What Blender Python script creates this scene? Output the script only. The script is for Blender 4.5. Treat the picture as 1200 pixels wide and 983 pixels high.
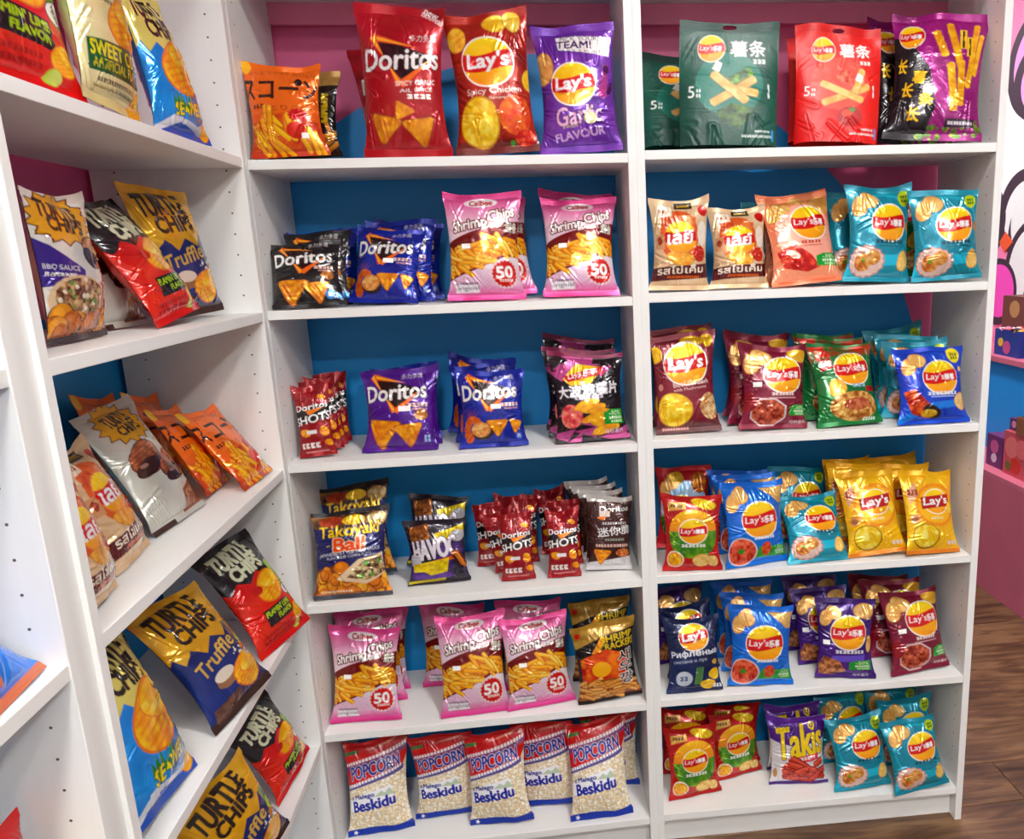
import bpy, math, random
import numpy as np
from mathutils import Matrix, Vector

for o in list(bpy.data.objects):
    bpy.data.objects.remove(o, do_unlink=True)
scene = bpy.context.scene
COL = scene.collection

# ------------------------------------------------------------------ camera
cd = bpy.data.cameras.new('camera')
cam = bpy.data.objects.new('camera', cd)
COL.objects.link(cam)
CR = Vector((0.99138684, -0.12696052, -0.03214291))
CU = Vector((0.05904426, 0.21421088, 0.97500127))
CF = Vector((0.11690131, 0.96850128, -0.21986214))
CO = Vector((0.57553615, -1.75584207, 1.49890041))
M = Matrix.Identity(4)
for i in range(3):
    M[i][0], M[i][1], M[i][2], M[i][3] = CR[i], CU[i], -CF[i], CO[i]
cam.matrix_world = M
cd.sensor_fit = 'HORIZONTAL'
cd.sensor_width = 36.0
cd.lens = 935.4477 * 36.0 / 1200.0
cd.shift_x = -149.5642 / 1200.0
cd.shift_y = 15.2088 / 1200.0
cd.clip_start = 0.05
scene.camera = cam

# ------------------------------------------------------------------ world, exposure
world = bpy.data.worlds.new('shop_air')
scene.world = world
world.use_nodes = True
bg = world.node_tree.nodes.get('Background')
bg.inputs['Color'].default_value = (1.0, 0.985, 0.96, 1)
bg.inputs['Strength'].default_value = 0.35
scene.view_settings.view_transform = 'Standard'
scene.view_settings.look = 'None'
scene.view_settings.gamma = 1.0
scene.view_settings.use_curve_mapping = False
scene.view_settings.exposure = 0.0
LAMP = 126.0            # strength of the ceiling panels

# ------------------------------------------------------------------ helpers
def lin(c):
    a = np.asarray(c, dtype=float) / 255.0
    return np.where(a <= 0.04045, a / 12.92, ((a + 0.055) / 1.055) ** 2.4)
def rgba(c):
    l = lin(c)
    return (float(l[0]), float(l[1]), float(l[2]), 1.0)

def new_mat(name):
    m = bpy.data.materials.new(name)
    m.use_nodes = True
    nt = m.node_tree
    return m, nt, nt.nodes['Principled BSDF']

def plain(name, col, rough=0.5, noise=0.0, scale=30.0, bump=0.0, stretch=(1, 1, 1), emit=0.0):
    """a procedural colour with a little noise in tone and relief"""
    m, nt, b = new_mat(name)
    b.inputs['Roughness'].default_value = rough
    c = lin(col)
    tc = nt.nodes.new('ShaderNodeTexCoord')
    mp = nt.nodes.new('ShaderNodeMapping')
    mp.inputs['Scale'].default_value = stretch
    nz = nt.nodes.new('ShaderNodeTexNoise')
    nz.inputs['Scale'].default_value = scale
    nz.inputs['Detail'].default_value = 4
    nt.links.new(tc.outputs['Object'], mp.inputs['Vector'])
    nt.links.new(mp.outputs['Vector'], nz.inputs['Vector'])
    rp = nt.nodes.new('ShaderNodeValToRGB')
    rp.color_ramp.elements[0].position = 0.3
    rp.color_ramp.elements[1].position = 0.7
    rp.color_ramp.elements[0].color = (*(c * (1 - noise)), 1)
    rp.color_ramp.elements[1].color = (*np.minimum(c * (1 + noise), 1), 1)
    nt.links.new(nz.outputs['Fac'], rp.inputs['Fac'])
    nt.links.new(rp.outputs['Color'], b.inputs['Base Color'])
    if bump:
        bp = nt.nodes.new('ShaderNodeBump')
        bp.inputs['Strength'].default_value = bump
        bp.inputs['Distance'].default_value = 0.002
        nt.links.new(nz.outputs['Fac'], bp.inputs['Height'])
        nt.links.new(bp.outputs['Normal'], b.inputs['Normal'])
    if emit:
        b.inputs['Emission Color'].default_value = (*c, 1)
        b.inputs['Emission Strength'].default_value = emit
    return m

def link(name, mesh, mat=None, parent=None):
    o = bpy.data.objects.new(name, mesh)
    COL.objects.link(o)
    if mat is not None and mesh is not None and len(mesh.materials) == 0:
        mesh.materials.append(mat)
    if parent is not None:
        o.parent = parent
    return o

def tag(o, label=None, cat=None, group=None, kind=None):
    if label: o['label'] = label
    if cat: o['category'] = cat
    if group: o['group'] = group
    if kind: o['kind'] = kind
    return o

def empty(name, loc=(0, 0, 0), rot=(0, 0, 0)):
    o = bpy.data.objects.new(name, None)
    o.empty_display_size = 0.05
    COL.objects.link(o)
    o.location = loc
    o.rotation_euler = rot
    return o

def mesh_py(name, verts, faces, smooth=False):
    me = bpy.data.meshes.new(name)
    me.from_pydata([tuple(v) for v in verts], [], faces)
    me.validate()
    if smooth:
        me.polygons.foreach_set('use_smooth', [True] * len(me.polygons))
    me.update()
    return me

def box_mesh(name, x0, x1, y0, y1, z0, z1, bev=0.0):
    """a box with its edges chamfered by bev"""
    if bev <= 0:
        v = [(x, y, z) for x in (x0, x1) for y in (y0, y1) for z in (z0, z1)]
        f = [(0, 1, 3, 2), (4, 6, 7, 5), (0, 4, 5, 1), (2, 3, 7, 6), (0, 2, 6, 4), (1, 5, 7, 3)]
        return mesh_py(name, v, f)
    import bmesh
    bm = bmesh.new()
    bmesh.ops.create_cube(bm, size=1.0)
    for w in bm.verts:
        w.co.x = x0 if w.co.x < 0 else x1
        w.co.y = y0 if w.co.y < 0 else y1
        w.co.z = z0 if w.co.z < 0 else z1
    bmesh.ops.bevel(bm, geom=list(bm.edges), offset=bev, segments=1, affect='EDGES')
    me = bpy.data.meshes.new(name)
    bm.to_mesh(me); bm.free()
    return me

def disc_mesh(name, r, t, n=40, pts=None):
    """flat plate in the local XY plane, thickness t towards +Z"""
    if pts is None:
        pts = [(r * math.cos(2 * math.pi * k / n), r * math.sin(2 * math.pi * k / n)) for k in range(n)]
    n = len(pts)
    v = [(x, y, 0) for x, y in pts] + [(x, y, t) for x, y in pts]
    f = [tuple(range(n - 1, -1, -1)), tuple(range(n, 2 * n))]
    f += [(k, (k + 1) % n, n + (k + 1) % n, n + k) for k in range(n)]
    return mesh_py(name, v, f)

# ------------------------------------------------------------------ materials of the place
M_WHITE = plain('white_melamine', (238, 238, 236), 0.42, 0.012, 7.0, 0.02, (14, 14, 1.2))
M_WHITE_H = plain('white_melamine_shelf', (238, 238, 236), 0.42, 0.012, 7.0, 0.02, (1.2, 14, 14))
M_HOLE = plain('peg_hole_dark', (96, 88, 84), 0.8)
M_CEIL = plain('ceiling_paint', (196, 194, 192), 0.85, 0.02)
M_PLASTER = plain('grey_wall_paint', (150, 147, 146), 0.8, 0.02)
M_LAMP = plain('lamp_diffuser', (255, 253, 250), 0.4, 0, emit=LAMP)
M_METAL = plain('lamp_frame', (225, 225, 225), 0.35)
M_COUNTER = plain('pink_counter_laminate', (206, 104, 128), 0.45, 0.05, 8.0)
M_LEDGE = plain('pink_ledge_laminate', (214, 112, 138), 0.45, 0.04, 8.0)
M_BLUEPANEL = plain('bright_blue_panel', (18, 150, 235), 0.5, 0.02)
M_BRIGHT_BAND = plain('pink_back_rail', (244, 132, 172), 0.4, 0.04, 12.0)  # pink lightened in place of light reflected below the top panel

def mural_wall():
    """pink paint with one large blue disc; z and x in metres of the place"""
    m, nt, b = new_mat('mural_paint')
    b.inputs['Roughness'].default_value = 0.45
    geo = nt.nodes.new('ShaderNodeNewGeometry')
    sep = nt.nodes.new('ShaderNodeSeparateXYZ')
    nt.links.new(geo.outputs['Position'], sep.inputs[0])
    def math_(op, a, bb=None):
        n = nt.nodes.new('ShaderNodeMath'); n.operation = op
        for k, s in enumerate((a, bb)):
            if s is None: continue
            if isinstance(s, (int, float)): n.inputs[k].default_value = s
            else: nt.links.new(s, n.inputs[k])
        return n.outputs[0]
    dx = math_('SUBTRACT', sep.outputs['X'], 0.65)
    dz = math_('MAXIMUM', math_('SUBTRACT', sep.outputs['Z'], 1.0), -0.1)
    r2 = math_('SQRT', math_('ADD', math_('MULTIPLY', dx, dx), math_('MULTIPLY', dz, dz)))
    inside = math_('LESS_THAN', r2, 0.965)
    low = math_('MULTIPLY', math_('LESS_THAN', sep.outputs['X'], -0.2), math_('LESS_THAN', sep.outputs['Z'], 1.42))
    low2 = math_('LESS_THAN', sep.outputs['Z'], 1.22)
    fac = math_('MAXIMUM', math_('MULTIPLY', inside, math_('GREATER_THAN', sep.outputs['X'], -0.2)), math_('MAXIMUM', low, low2))
    mx = nt.nodes.new('ShaderNodeMix'); mx.data_type = 'RGBA'
    mx.inputs[6].default_value = rgba((226, 96, 150))
    mx.inputs[7].default_value = rgba((22, 148, 224))
    nt.links.new(fac, mx.inputs[0])
    nz = nt.nodes.new('ShaderNodeTexNoise'); nz.inputs['Scale'].default_value = 90
    bp = nt.nodes.new('ShaderNodeBump'); bp.inputs['Strength'].default_value = 0.05
    nt.links.new(nz.outputs['Fac'], bp.inputs['Height'])
    nt.links.new(bp.outputs['Normal'], b.inputs['Normal'])
    nt.links.new(mx.outputs[2], b.inputs['Base Color'])
    return m
M_MURAL = mural_wall()

def wood_mat():
    m, nt, b = new_mat('laminate_oak')
    tc = nt.nodes.new('ShaderNodeTexCoord')
    oi = nt.nodes.new('ShaderNodeObjectInfo')
    ad = nt.nodes.new('ShaderNodeVectorMath'); ad.operation = 'ADD'
    cx = nt.nodes.new('ShaderNodeCombineXYZ')
    ml = nt.nodes.new('ShaderNodeMath'); ml.operation = 'MULTIPLY'; ml.inputs[1].default_value = 37.0
    nt.links.new(oi.outputs['Random'], ml.inputs[0])
    for k in range(3): nt.links.new(ml.outputs[0], cx.inputs[k])
    nt.links.new(tc.outputs['Object'], ad.inputs[0]); nt.links.new(cx.outputs[0], ad.inputs[1])
    mp = nt.nodes.new('ShaderNodeMapping'); mp.inputs['Scale'].default_value = (1.6, 10, 10)
    nt.links.new(ad.outputs[0], mp.inputs['Vector'])
    n1 = nt.nodes.new('ShaderNodeTexNoise'); n1.inputs['Scale'].default_value = 2.2; n1.inputs['Detail'].default_value = 7; n1.inputs['Distortion'].default_value = 1.6
    nt.links.new(mp.outputs[0], n1.inputs['Vector'])
    n2 = nt.nodes.new('ShaderNodeTexNoise'); n2.inputs['Scale'].default_value = 3.0; n2.inputs['Detail'].default_value = 5
    nt.links.new(ad.outputs[0], n2.inputs['Vector'])
    sm = nt.nodes.new('ShaderNodeMath'); sm.operation = 'ADD'
    h2 = nt.nodes.new('ShaderNodeMath'); h2.operation = 'MULTIPLY'; h2.inputs[1].default_value = 0.6
    nt.links.new(n2.outputs['Fac'], h2.inputs[0])
    nt.links.new(n1.outputs['Fac'], sm.inputs[0]); nt.links.new(h2.outputs[0], sm.inputs[1])
    rp = nt.nodes.new('ShaderNodeValToRGB')
    e = rp.color_ramp.elements
    e[0].position = 0.55; e[0].color = rgba((50, 32, 20))
    e[1].position = 1.0; e[1].color = rgba((132, 98, 66))
    k = e.new(0.76); k.color = rgba((92, 62, 40))
    nt.links.new(sm.outputs[0], rp.inputs['Fac'])
    nt.links.new(rp.outputs['Color'], b.inputs['Base Color'])
    b.inputs['Roughness'].default_value = 0.38
    bp = nt.nodes.new('ShaderNodeBump'); bp.inputs['Strength'].default_value = 0.12; bp.inputs['Distance'].default_value = 0.002
    nt.links.new(n1.outputs['Fac'], bp.inputs['Height']); nt.links.new(bp.outputs['Normal'], b.inputs['Normal'])
    return m
M_WOOD = wood_mat()
M_JOINT = plain('floor_joint', (46, 28, 18), 0.7, 0.1, 20)

# ------------------------------------------------------------------ room shell
LXC, LYC, LA = 0.0207, -0.0185, -0.0196      # corner of the left run and its angle
RA = -0.0325                                  # angle of the right bookcase
X_RW, Z_CE = 2.95, 2.9

def struct(name, mesh, mat, parent=None):
    o = link(name, mesh, mat, parent)
    if parent is None: o['kind'] = 'structure'
    return o

fl = struct('floor', box_mesh('floor', -0.5, 3.05, -4.2, 4.2, -0.06, -0.006), M_JOINT)
plank = box_mesh('plank', 0, 1.2, 0, 0.163, -0.012, 0.0, 0.0012)
rnd = random.Random(5)
row = 0
y = -1.80
while y < 3.6:
    x0 = -0.45 - rnd.random() * 1.1
    while x0 < 2.95:
        a, b_ = max(x0, -0.45), min(x0 + 1.1985, 2.95)
        if b_ - a > 0.05:
            o = link('plank', plank, M_WOOD, fl)
            o.location = (a, y, 0)
            o.scale = ((b_ - a) / 1.2, 1, 1)
        x0 += 1.2
    y += 0.1655
struct('ceiling', box_mesh('ceiling', -0.5, 3.05, -4.2, 4.2, Z_CE, Z_CE + 0.08), M_CEIL)
struct('wall_left', box_mesh('wall_left', -0.40, -0.268, -1.7, 0.29, 0, Z_CE), M_MURAL)
struct('wall_left_front', box_mesh('wall_left_front', -0.40, -0.268, -4.2, -1.7, 0, Z_CE), M_PLASTER)
struct('wall_back', box_mesh('wall_back', -0.40, 1.66, 0.292, 0.40, 0, Z_CE), M_MURAL)
struct('wall_rear', box_mesh('wall_rear', -0.40, 3.05, 4.1, 4.2, 0, Z_CE), M_PLASTER)
struct('wall_front', box_mesh('wall_front', -0.40, 3.05, -4.2, -4.1, 0, Z_CE), M_PLASTER)
WR = struct('wall_right', box_mesh('wall_right', X_RW, X_RW + 0.1, 0.9, 4.2, 0, Z_CE), plain('mural_pink', (255, 140, 190), 0.6, 0.02))
struct('wall_right_front', box_mesh('wall_right_front', X_RW, X_RW + 0.1, -4.2, 0.9, 0, Z_CE), M_PLASTER)
M_MUR = {k: plain('mural_' + k, c, 0.6, 0.015) for k, c in {
    'dark': (66, 44, 62), 'white': (250, 250, 252), 'pale': (255, 160, 226), 'hot': (252, 82, 200),
    'orange': (244, 92, 48), 'yellow': (236, 190, 30), 'blush': (255, 140, 190)}.items()}
_mur_n = [0]
def mural_disc(yc, zc, r, mat, pts=None):
    """a painted shape on the right wall, each later one a hair prouder"""
    _mur_n[0] += 1
    t = 0.001 + 0.0003 * _mur_n[0]
    o = link('mural_shape', disc_mesh('mural_shape', r, t, 48, pts), M_MUR[mat], WR)
    o.matrix_world = Matrix.Translation((X_RW, yc, zc)) @ Matrix(((0, 0, -1, 0), (-1, 0, 0, 0), (0, 1, 0, 0), (0, 0, 0, 1)))
    return o
for yc, zc, r, mt in (
                      (1.72, 1.82, .52, 'white'), (2.2, 1.92, .30, 'white'), (1.97, 2.30, .25, 'dark'), (1.96, 2.30, .205, 'pale'), (1.99, 2.22, .17, 'dark'), (1.965, 2.215, .13, 'pale'),
                      (2.0, 1.62, .215, 'dark'), (1.98, 1.60, .18, 'white'), (2.35, 1.60, .20, 'dark'),
                      (1.92, 1.52, .20, 'dark'), (1.9, 1.58, .2, 'white'), (1.86, 1.34, .27, 'dark'), (1.86, 1.34, .235, 'white'),
                      (2.18, 1.24, .17, 'dark'), (2.17, 1.245, .135, 'hot'), (1.76, 1.18, .2, 'dark'), (1.75, 1.18, .16, 'hot')):
    mural_disc(yc, zc, r, mt)
mural_disc(2.14, 1.49, .05, 'orange', [(-.05, 0), (.0, -.05), (.07, 0), (0, .05)])
for k in range(6):
    mural_disc(1.93 + .055 * math.cos(k * 1.047), 1.12 + .055 * math.sin(k * 1.047), .05, 'yellow')
mural_disc(1.93, 1.12, .03, 'dark'); mural_disc(1.93, 1.12, .016, 'yellow')


# ceiling lamps
def ceiling_lamp(x, y, label):
    t = empty('ceiling_lamp', (x, y, Z_CE))
    tag(t, label, 'lamp', 'square ceiling panels')
    s, w = 0.14, 0.02
    for (a, b_, c, d) in ((-s - w, s + w, -s - w, -s), (-s - w, s + w, s, s + w), (-s - w, -s, -s, s), (s, s + w, -s, s)):
        link('frame', box_mesh('lamp_frame', a, b_, c, d, -0.04, 0.0), M_METAL, t)
    link('diffuser', box_mesh('diffuser', -s, s, -s, s, -0.034, -0.02), M_LAMP, t)
ceiling_lamp(0.45, -2.45, 'square ceiling lamp panel behind the viewer, on the corner bookcase side')
ceiling_lamp(1.75, -2.45, 'square ceiling lamp panel behind the viewer, on the pink counter side')
ceiling_lamp(0.45, -3.5, 'added square fill panel by the front wall, left of the pair')  # added fill panel, unseen, to carry light deep into the shelves
ceiling_lamp(1.75, -3.5, 'added square fill panel by the front wall, right of the pair')  # second added fill panel, same purpose
ceiling_lamp(1.15, -1.25, 'square ceiling lamp panel nearest the right bookcase')
ceiling_lamp(2.1, 0.9, 'square ceiling lamp panel over the aisle by the pink counter')
ceiling_lamp(2.1, 2.6, 'square ceiling lamp panel at the far end of the aisle')

# ------------------------------------------------------------------ bookcases
ZS = [1.7039, 1.4046, 1.0742, 0.7433, 0.4166, 0.0927]
TH, DEP, TOPZ = 0.0192, 0.28, 2.066
UX = Vector((math.sin(LA), math.cos(LA), 0)); UY = Vector((-math.cos(LA), math.sin(LA), 0))
def frame(o, X, Y):
    m = Matrix.Identity(4)
    for i in range(3):
        m[i][0], m[i][1], m[i][2], m[i][3] = X[i], Y[i], (0, 0, 1)[i], o[i]
    return m
OL = Vector((LXC, LYC, 0)) - 0.8 * UX
UNIT = {'c': frame((0, 0, 0), (1, 0, 0), (0, 1, 0)),
        'r': frame((0.8, 0, 0), (math.cos(RA), math.sin(RA), 0), (-math.sin(RA), math.cos(RA), 0)),
        'l': frame(OL, UX, UY), 'f': frame(OL - 0.838 * UX, UX, UY)}
UW = {'c': 0.80, 'r': 0.812, 'l': 0.80, 'f': 0.80}
UZ = {'c': 0.0, 'r': 0.0047, 'l': 0.0, 'f': 0.0}
ULAB = {'c': 'tall white bookcase of crisps in the middle, against the blue wall',
        'r': 'tall white bookcase of crisps on the right, beside the wood floor',
        'l': 'tall white corner bookcase seen at an angle on the left',
        'f': 'white bookcase at the far left edge, mostly out of frame'}
hole = None
for u in 'crlf':
    t = empty('bookcase')
    t.matrix_world = UNIT[u]
    tag(t, ULAB[u], 'bookcase')
    w = UW[u]; p = 0.018; zo = UZ[u]
    for a in (0.0, w - p):
        sp = link('side_panel', box_mesh('side_panel', a, a + p, 0, DEP, 0, TOPZ + TH, 0.0008), M_WHITE, t)
        # rows of peg holes on the inner face
        fx = a + p + 0.0003 if a == 0 else a - 0.0003
        vs, fs = [], []
        for yy in (0.032, DEP - 0.045):
            z = 0.16
            while z < TOPZ - 0.05:
                n0 = len(vs)
                for k in range(8):
                    vs.append((fx, yy + 0.0019 * math.cos(k * math.pi / 4), z + 0.0019 * math.sin(k * math.pi / 4)))
                fs.append(tuple(range(n0, n0 + 8)) if a == 0 else tuple(range(n0 + 7, n0 - 1, -1)))
                z += 0.04
        ho = link('peg_holes', mesh_py('peg_holes', vs, fs), M_HOLE, sp)
        ho['kind'] = 'stuff'
    for z in ZS:
        link('shelf', box_mesh('shelf', p, w - p, 0.0015, DEP - 0.004, z - TH + zo, z + zo, 0.0008), M_WHITE_H, t)
    link('top_panel', box_mesh('top_panel', p, w - p, 0, DEP, TOPZ, TOPZ + TH, 0.0008), M_WHITE_H, t)
    link('plinth', box_mesh('plinth', p, w - p, 0.03, 0.046, 0, ZS[5] - TH + zo, 0.0008), M_WHITE_H, t)
    link('back_rail', box_mesh('back_rail', p, w - p, DEP - 0.012, DEP, TOPZ - 0.045, TOPZ, 0.0008), M_BRIGHT_BAND, t)  # strip added for the bright band on the wall, brightness in its colour
# upright filler between the two units of the left run
fs_ = link('filler_strip', box_mesh('filler_strip', 0.0, 0.038, 0.006, 0.022, 0, TOPZ + TH, 0.0008), M_WHITE)
fs_.matrix_world = frame(OL - 0.038 * UX, UX, UY)
tag(fs_, 'narrow white upright filler strip between the two left bookcases', 'filler strip')
# ------------------------------------------------------------------ printing on film
# A pack's print is a colour per vertex of its fine mesh; shapes and lettering are
# filled on a small grid (three samples per vertex) and averaged down.
SS = 3
_tx = {}
def text_edges(s):
    if s in _tx: return _tx[s]
    cu = bpy.data.curves.new('glyphs', 'FONT')
    cu.body = s
    cu.fill_mode = 'NONE' if hasattr(cu, 'fill_mode') else cu.fill_mode
    cu.resolution_u = 3
    ob = bpy.data.objects.new('glyphs', cu)
    COL.objects.link(ob)
    dg = bpy.context.evaluated_depsgraph_get()
    ev = ob.evaluated_get(dg)
    me = ev.to_mesh()
    v = np.empty(len(me.vertices) * 3); me.vertices.foreach_get('co', v)
    v = v.reshape(-1, 3)[:, :2]
    e = np.empty(len(me.edges) * 2, dtype=np.int64); me.edges.foreach_get('vertices', e)
    e = e.reshape(-1, 2)
    if len(me.polygons):           # keep only outline edges
        cnt = {}
        for p in me.polygons:
            for k in p.edge_keys:
                cnt[k] = cnt.get(k, 0) + 1
        e = np.array([k for k, n in cnt.items() if n == 1])
    ev.to_mesh_clear()
    bpy.data.objects.remove(ob, do_unlink=True)
    bpy.data.curves.remove(cu)
    lo, hi = v.min(0), v.max(0)
    v = (v - (lo + hi) / 2) / (hi - lo).max()
    _tx[s] = (v, e, (hi - lo) / (hi - lo).max())
    return _tx[s]

def edge_fill(P, E, w, h):
    """even-odd fill of closed outlines: P points in pixels, E edges"""
    a, b = P[E[:, 0]], P[E[:, 1]]
    sw = a[:, 1] > b[:, 1]
    a2 = np.where(sw[:, None], b, a); b2 = np.where(sw[:, None], a, b)
    r0 = np.ceil(a2[:, 1] - 0.5).astype(int); r1 = np.ceil(b2[:, 1] - 0.5).astype(int)
    r0 = np.clip(r0, 0, h); r1 = np.clip(r1, 0, h)
    n = r1 - r0
    k = n > 0
    if not k.any(): return np.zeros((h, w), bool)
    a2, b2, r0, n = a2[k], b2[k], r0[k], n[k]
    idx = np.repeat(np.arange(len(n)), n)
    rows = np.repeat(r0, n) + (np.arange(n.sum()) - np.repeat(np.cumsum(n) - n, n))
    t = (rows + 0.5 - a2[idx, 1]) / (b2[idx, 1] - a2[idx, 1])
    xs = a2[idx, 0] + t * (b2[idx, 0] - a2[idx, 0])
    cs = np.clip(np.ceil(xs - 0.5).astype(int), 0, w)
    acc = np.zeros((h, w + 1), np.int32)
    np.add.at(acc, (rows, cs), 1)
    return (np.cumsum(acc, 1)[:, :w] & 1).astype(bool)

def dilate(m, r):
    out = m.copy()
    R = int(math.ceil(r))
    for dy in range(-R, R + 1):
        for dx in range(-R, R + 1):
            if (dx or dy) and dx * dx + dy * dy <= r * r + 0.3:
                ys0, ys1 = max(0, dy), min(m.shape[0], m.shape[0] + dy)
                xs0, xs1 = max(0, dx), min(m.shape[1], m.shape[1] + dx)
                out[ys0:ys1, xs0:xs1] |= m[ys0 - dy:ys1 - dy, xs0 - dx:xs1 - dx]
    return out

def vnoise(w, h, cell, seed):
    r = np.random.RandomState(seed)
    gw, gh = int(w / cell) + 3, int(h / cell) + 3
    g = r.rand(gh, gw)
    X = np.arange(w) / cell; Y = np.arange(h) / cell
    x0, y0 = X.astype(int), Y.astype(int)
    fx, fy = X - x0, Y - y0
    fx, fy = fx * fx * (3 - 2 * fx), fy * fy * (3 - 2 * fy)
    A = g[np.ix_(y0, x0)] * (1 - fx) + g[np.ix_(y0, x0 + 1)] * fx
    B_ = g[np.ix_(y0 + 1, x0)] * (1 - fx) + g[np.ix_(y0 + 1, x0 + 1)] * fx
    return A * (1 - fy[:, None]) + B_ * fy[:, None]

class Cv:
    """x, y in 0..1 of the pack's width and height (y down); sizes in pack widths"""
    def __init__(self, nx, ny, A, base):
        self.nx, self.ny = nx, ny
        self.w, self.h = (nx + 1) * SS, (ny + 1) * SS
        self.A = A
        self.p = np.empty((self.h, self.w, 3)); self.p[:] = base
        self.Y, self.X = np.mgrid[0:self.h, 0:self.w] + 0.5
    def px(self, x, y): return np.array([x * self.w, y * self.h])
    def fill(self, m, col, al=1.0):
        self.p[m] = self.p[m] * (1 - al) + np.asarray(col, float) * al
    def mpoly(self, pts):
        P = np.array([(x * self.w, y * self.h) for x, y in pts])
        n = len(P)
        return edge_fill(P, np.array([(i, (i + 1) % n) for i in range(n)]), self.w, self.h)
    def P(self, pts, col, al=1.0): self.fill(self.mpoly(pts), col, al)
    def loc(self, cx, cy, pts, rot=0):
        c, s = math.cos(rot), math.sin(rot)
        return [(cx + (x * c - y * s), cy + (x * s + y * c) / self.A) for x, y in pts]
    def L(self, cx, cy, pts, col, rot=0, al=1.0): self.P(self.loc(cx, cy, pts, rot), col, al)
    def R(self, x0, y0, x1, y1, col, al=1.0):
        self.p[int(y0 * self.h):int(math.ceil(y1 * self.h)), int(max(0, x0) * self.w):int(math.ceil(x1 * self.w))] = col
    def G(self, y0, y1, c0, c1, m=None):
        t = np.clip((self.Y / self.h - y0) / (y1 - y0), 0, 1)[..., None]
        g = np.asarray(c0, float) * (1 - t) + np.asarray(c1, float) * t
        if m is None: m = (self.Y / self.h >= y0) & (self.Y / self.h <= y1)
        self.p[m] = g[m]
    def mell(self, cx, cy, rx, ry=None, rot=0):
        ry = rx if ry is None else ry
        x = (self.X / self.w - cx); y = (self.Y / self.h - cy) * self.A
        c, s = math.cos(rot), math.sin(rot)
        return ((x * c + y * s) / rx) ** 2 + ((-x * s + y * c) / ry) ** 2 < 1
    def E(self, cx, cy, rx, col, ry=None, rot=0, al=1.0): self.fill(self.mell(cx, cy, rx, ry, rot), col, al)
    def mtxt(self, s, cx, cy, w, h=None, rot=0, sh=0, bold=0):
        v, e, sz = text_edges(s)
        k = w / sz[0]
        kh = k if h is None else h / sz[1]
        x = v[:, 0] * k; y = v[:, 1] * kh
        x = x + sh * y
        y = -y
        c, s_ = math.cos(rot), math.sin(rot)
        X = (cx + x * c - y * s_) * self.w
        Y = (cy + (x * s_ + y * c) / self.A) * self.h
        m = edge_fill(np.stack([X, Y], 1), e, self.w, self.h)
        return dilate(m, bold * SS) if bold else m
    def T(self, s, cx, cy, w, h, col, rot=0, sh=0, bold=0.35, out=None, ow=0.7):
        m = self.mtxt(s, cx, cy, w, h, rot, sh, bold)
        if out is not None: self.fill(dilate(m, ow * SS), out)
        self.fill(m, col)
    def N(self, m, c1, c2, cell, seed=1, al=1.0):
        n = vnoise(self.w, self.h, cell * self.w, seed) * 0.65 + vnoise(self.w, self.h, cell * self.w * 0.45, seed + 9) * 0.35
        n = np.clip((n - 0.25) / 0.5, 0, 1)[..., None]
        g = np.asarray(c1, float) * (1 - n) + np.asarray(c2, float) * n
        self.p[m] = self.p[m] * (1 - al) + g[m] * al
    def S(self, cx, cy, w, h, col, seed=1, n=None, rot=0):
        """a line of print too small to read"""
        r = random.Random(seed)
        n = n or max(3, int(w / (h * 0.95)))
        st = w / n
        for i in range(n):
            x = -w / 2 + st * (i + 0.5)
            q = [(-st * .38, -h * .5), (st * .38, -h * .5), (st * .38, -h * .18), (st * .1, -h * .18), (st * .1, h * .1), (st * .38, h * .1), (st * .38, h * .5), (-st * .38, h * .5)]
            if r.random() < .5: q = [(-a, b) for a, b in q]
            self.L(cx, cy, [(x * math.cos(0) + a, b) for a, b in q], col, rot)
    # ---- pictures
    def chip(self, cx, cy, rx, ry, rot=0, c1=(232, 178, 92), c2=(250, 214, 138), seed=1, rim=(196, 136, 60), ridges=0):
        r = np.random.RandomState(seed)
        th = np.linspace(0, 2 * np.pi, 28, endpoint=False)
        rr = 1 + 0.06 * np.sin(2 * th + r.rand() * 6) + 0.05 * np.sin(3 * th + r.rand() * 6)
        pts = [(rx * a * math.cos(t), ry * a * math.sin(t)) for a, t in zip(rr, th)]
        m = self.mpoly(self.loc(cx, cy, pts, rot))
        self.fill(m, rim)
        m2 = self.mpoly(self.loc(cx, cy, [(x * .93, y * .93) for x, y in pts], rot))
        self.N(m2, c1, c2, 0.06, seed)
        if ridges:
            for k in range(ridges):
                f = -0.75 + 1.5 * (k + .5) / ridges
                self.fill(self.mpoly(self.loc(cx, cy, [(-rx * .8, ry * f - ry * .04), (rx * .8, ry * f - ry * .04), (rx * .8, ry * f + ry * .06), (-rx * .8, ry * f + ry * .06)], rot)) & m2, rim, 0.45)
    def tri(self, cx, cy, r, rot=0, seed=1, c1=(214, 122, 24), c2=(250, 176, 56)):
        P = []
        for k in range(3):
            a = math.pi / 2 + k * 2 * math.pi / 3
            for d in (-.16, 0, .16):
                P.append((r * (1 - .5 * abs(d)) * math.cos(a + d), r * (1 - .5 * abs(d)) * math.sin(a + d)))
        m = self.mpoly(self.loc(cx, cy, P, rot))
        self.fill(m, (150, 74, 14))
        m2 = self.mpoly(self.loc(cx, cy, [(x * .92, y * .92) for x, y in P], rot))
        self.N(m2, c1, c2, 0.05, seed)
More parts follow.
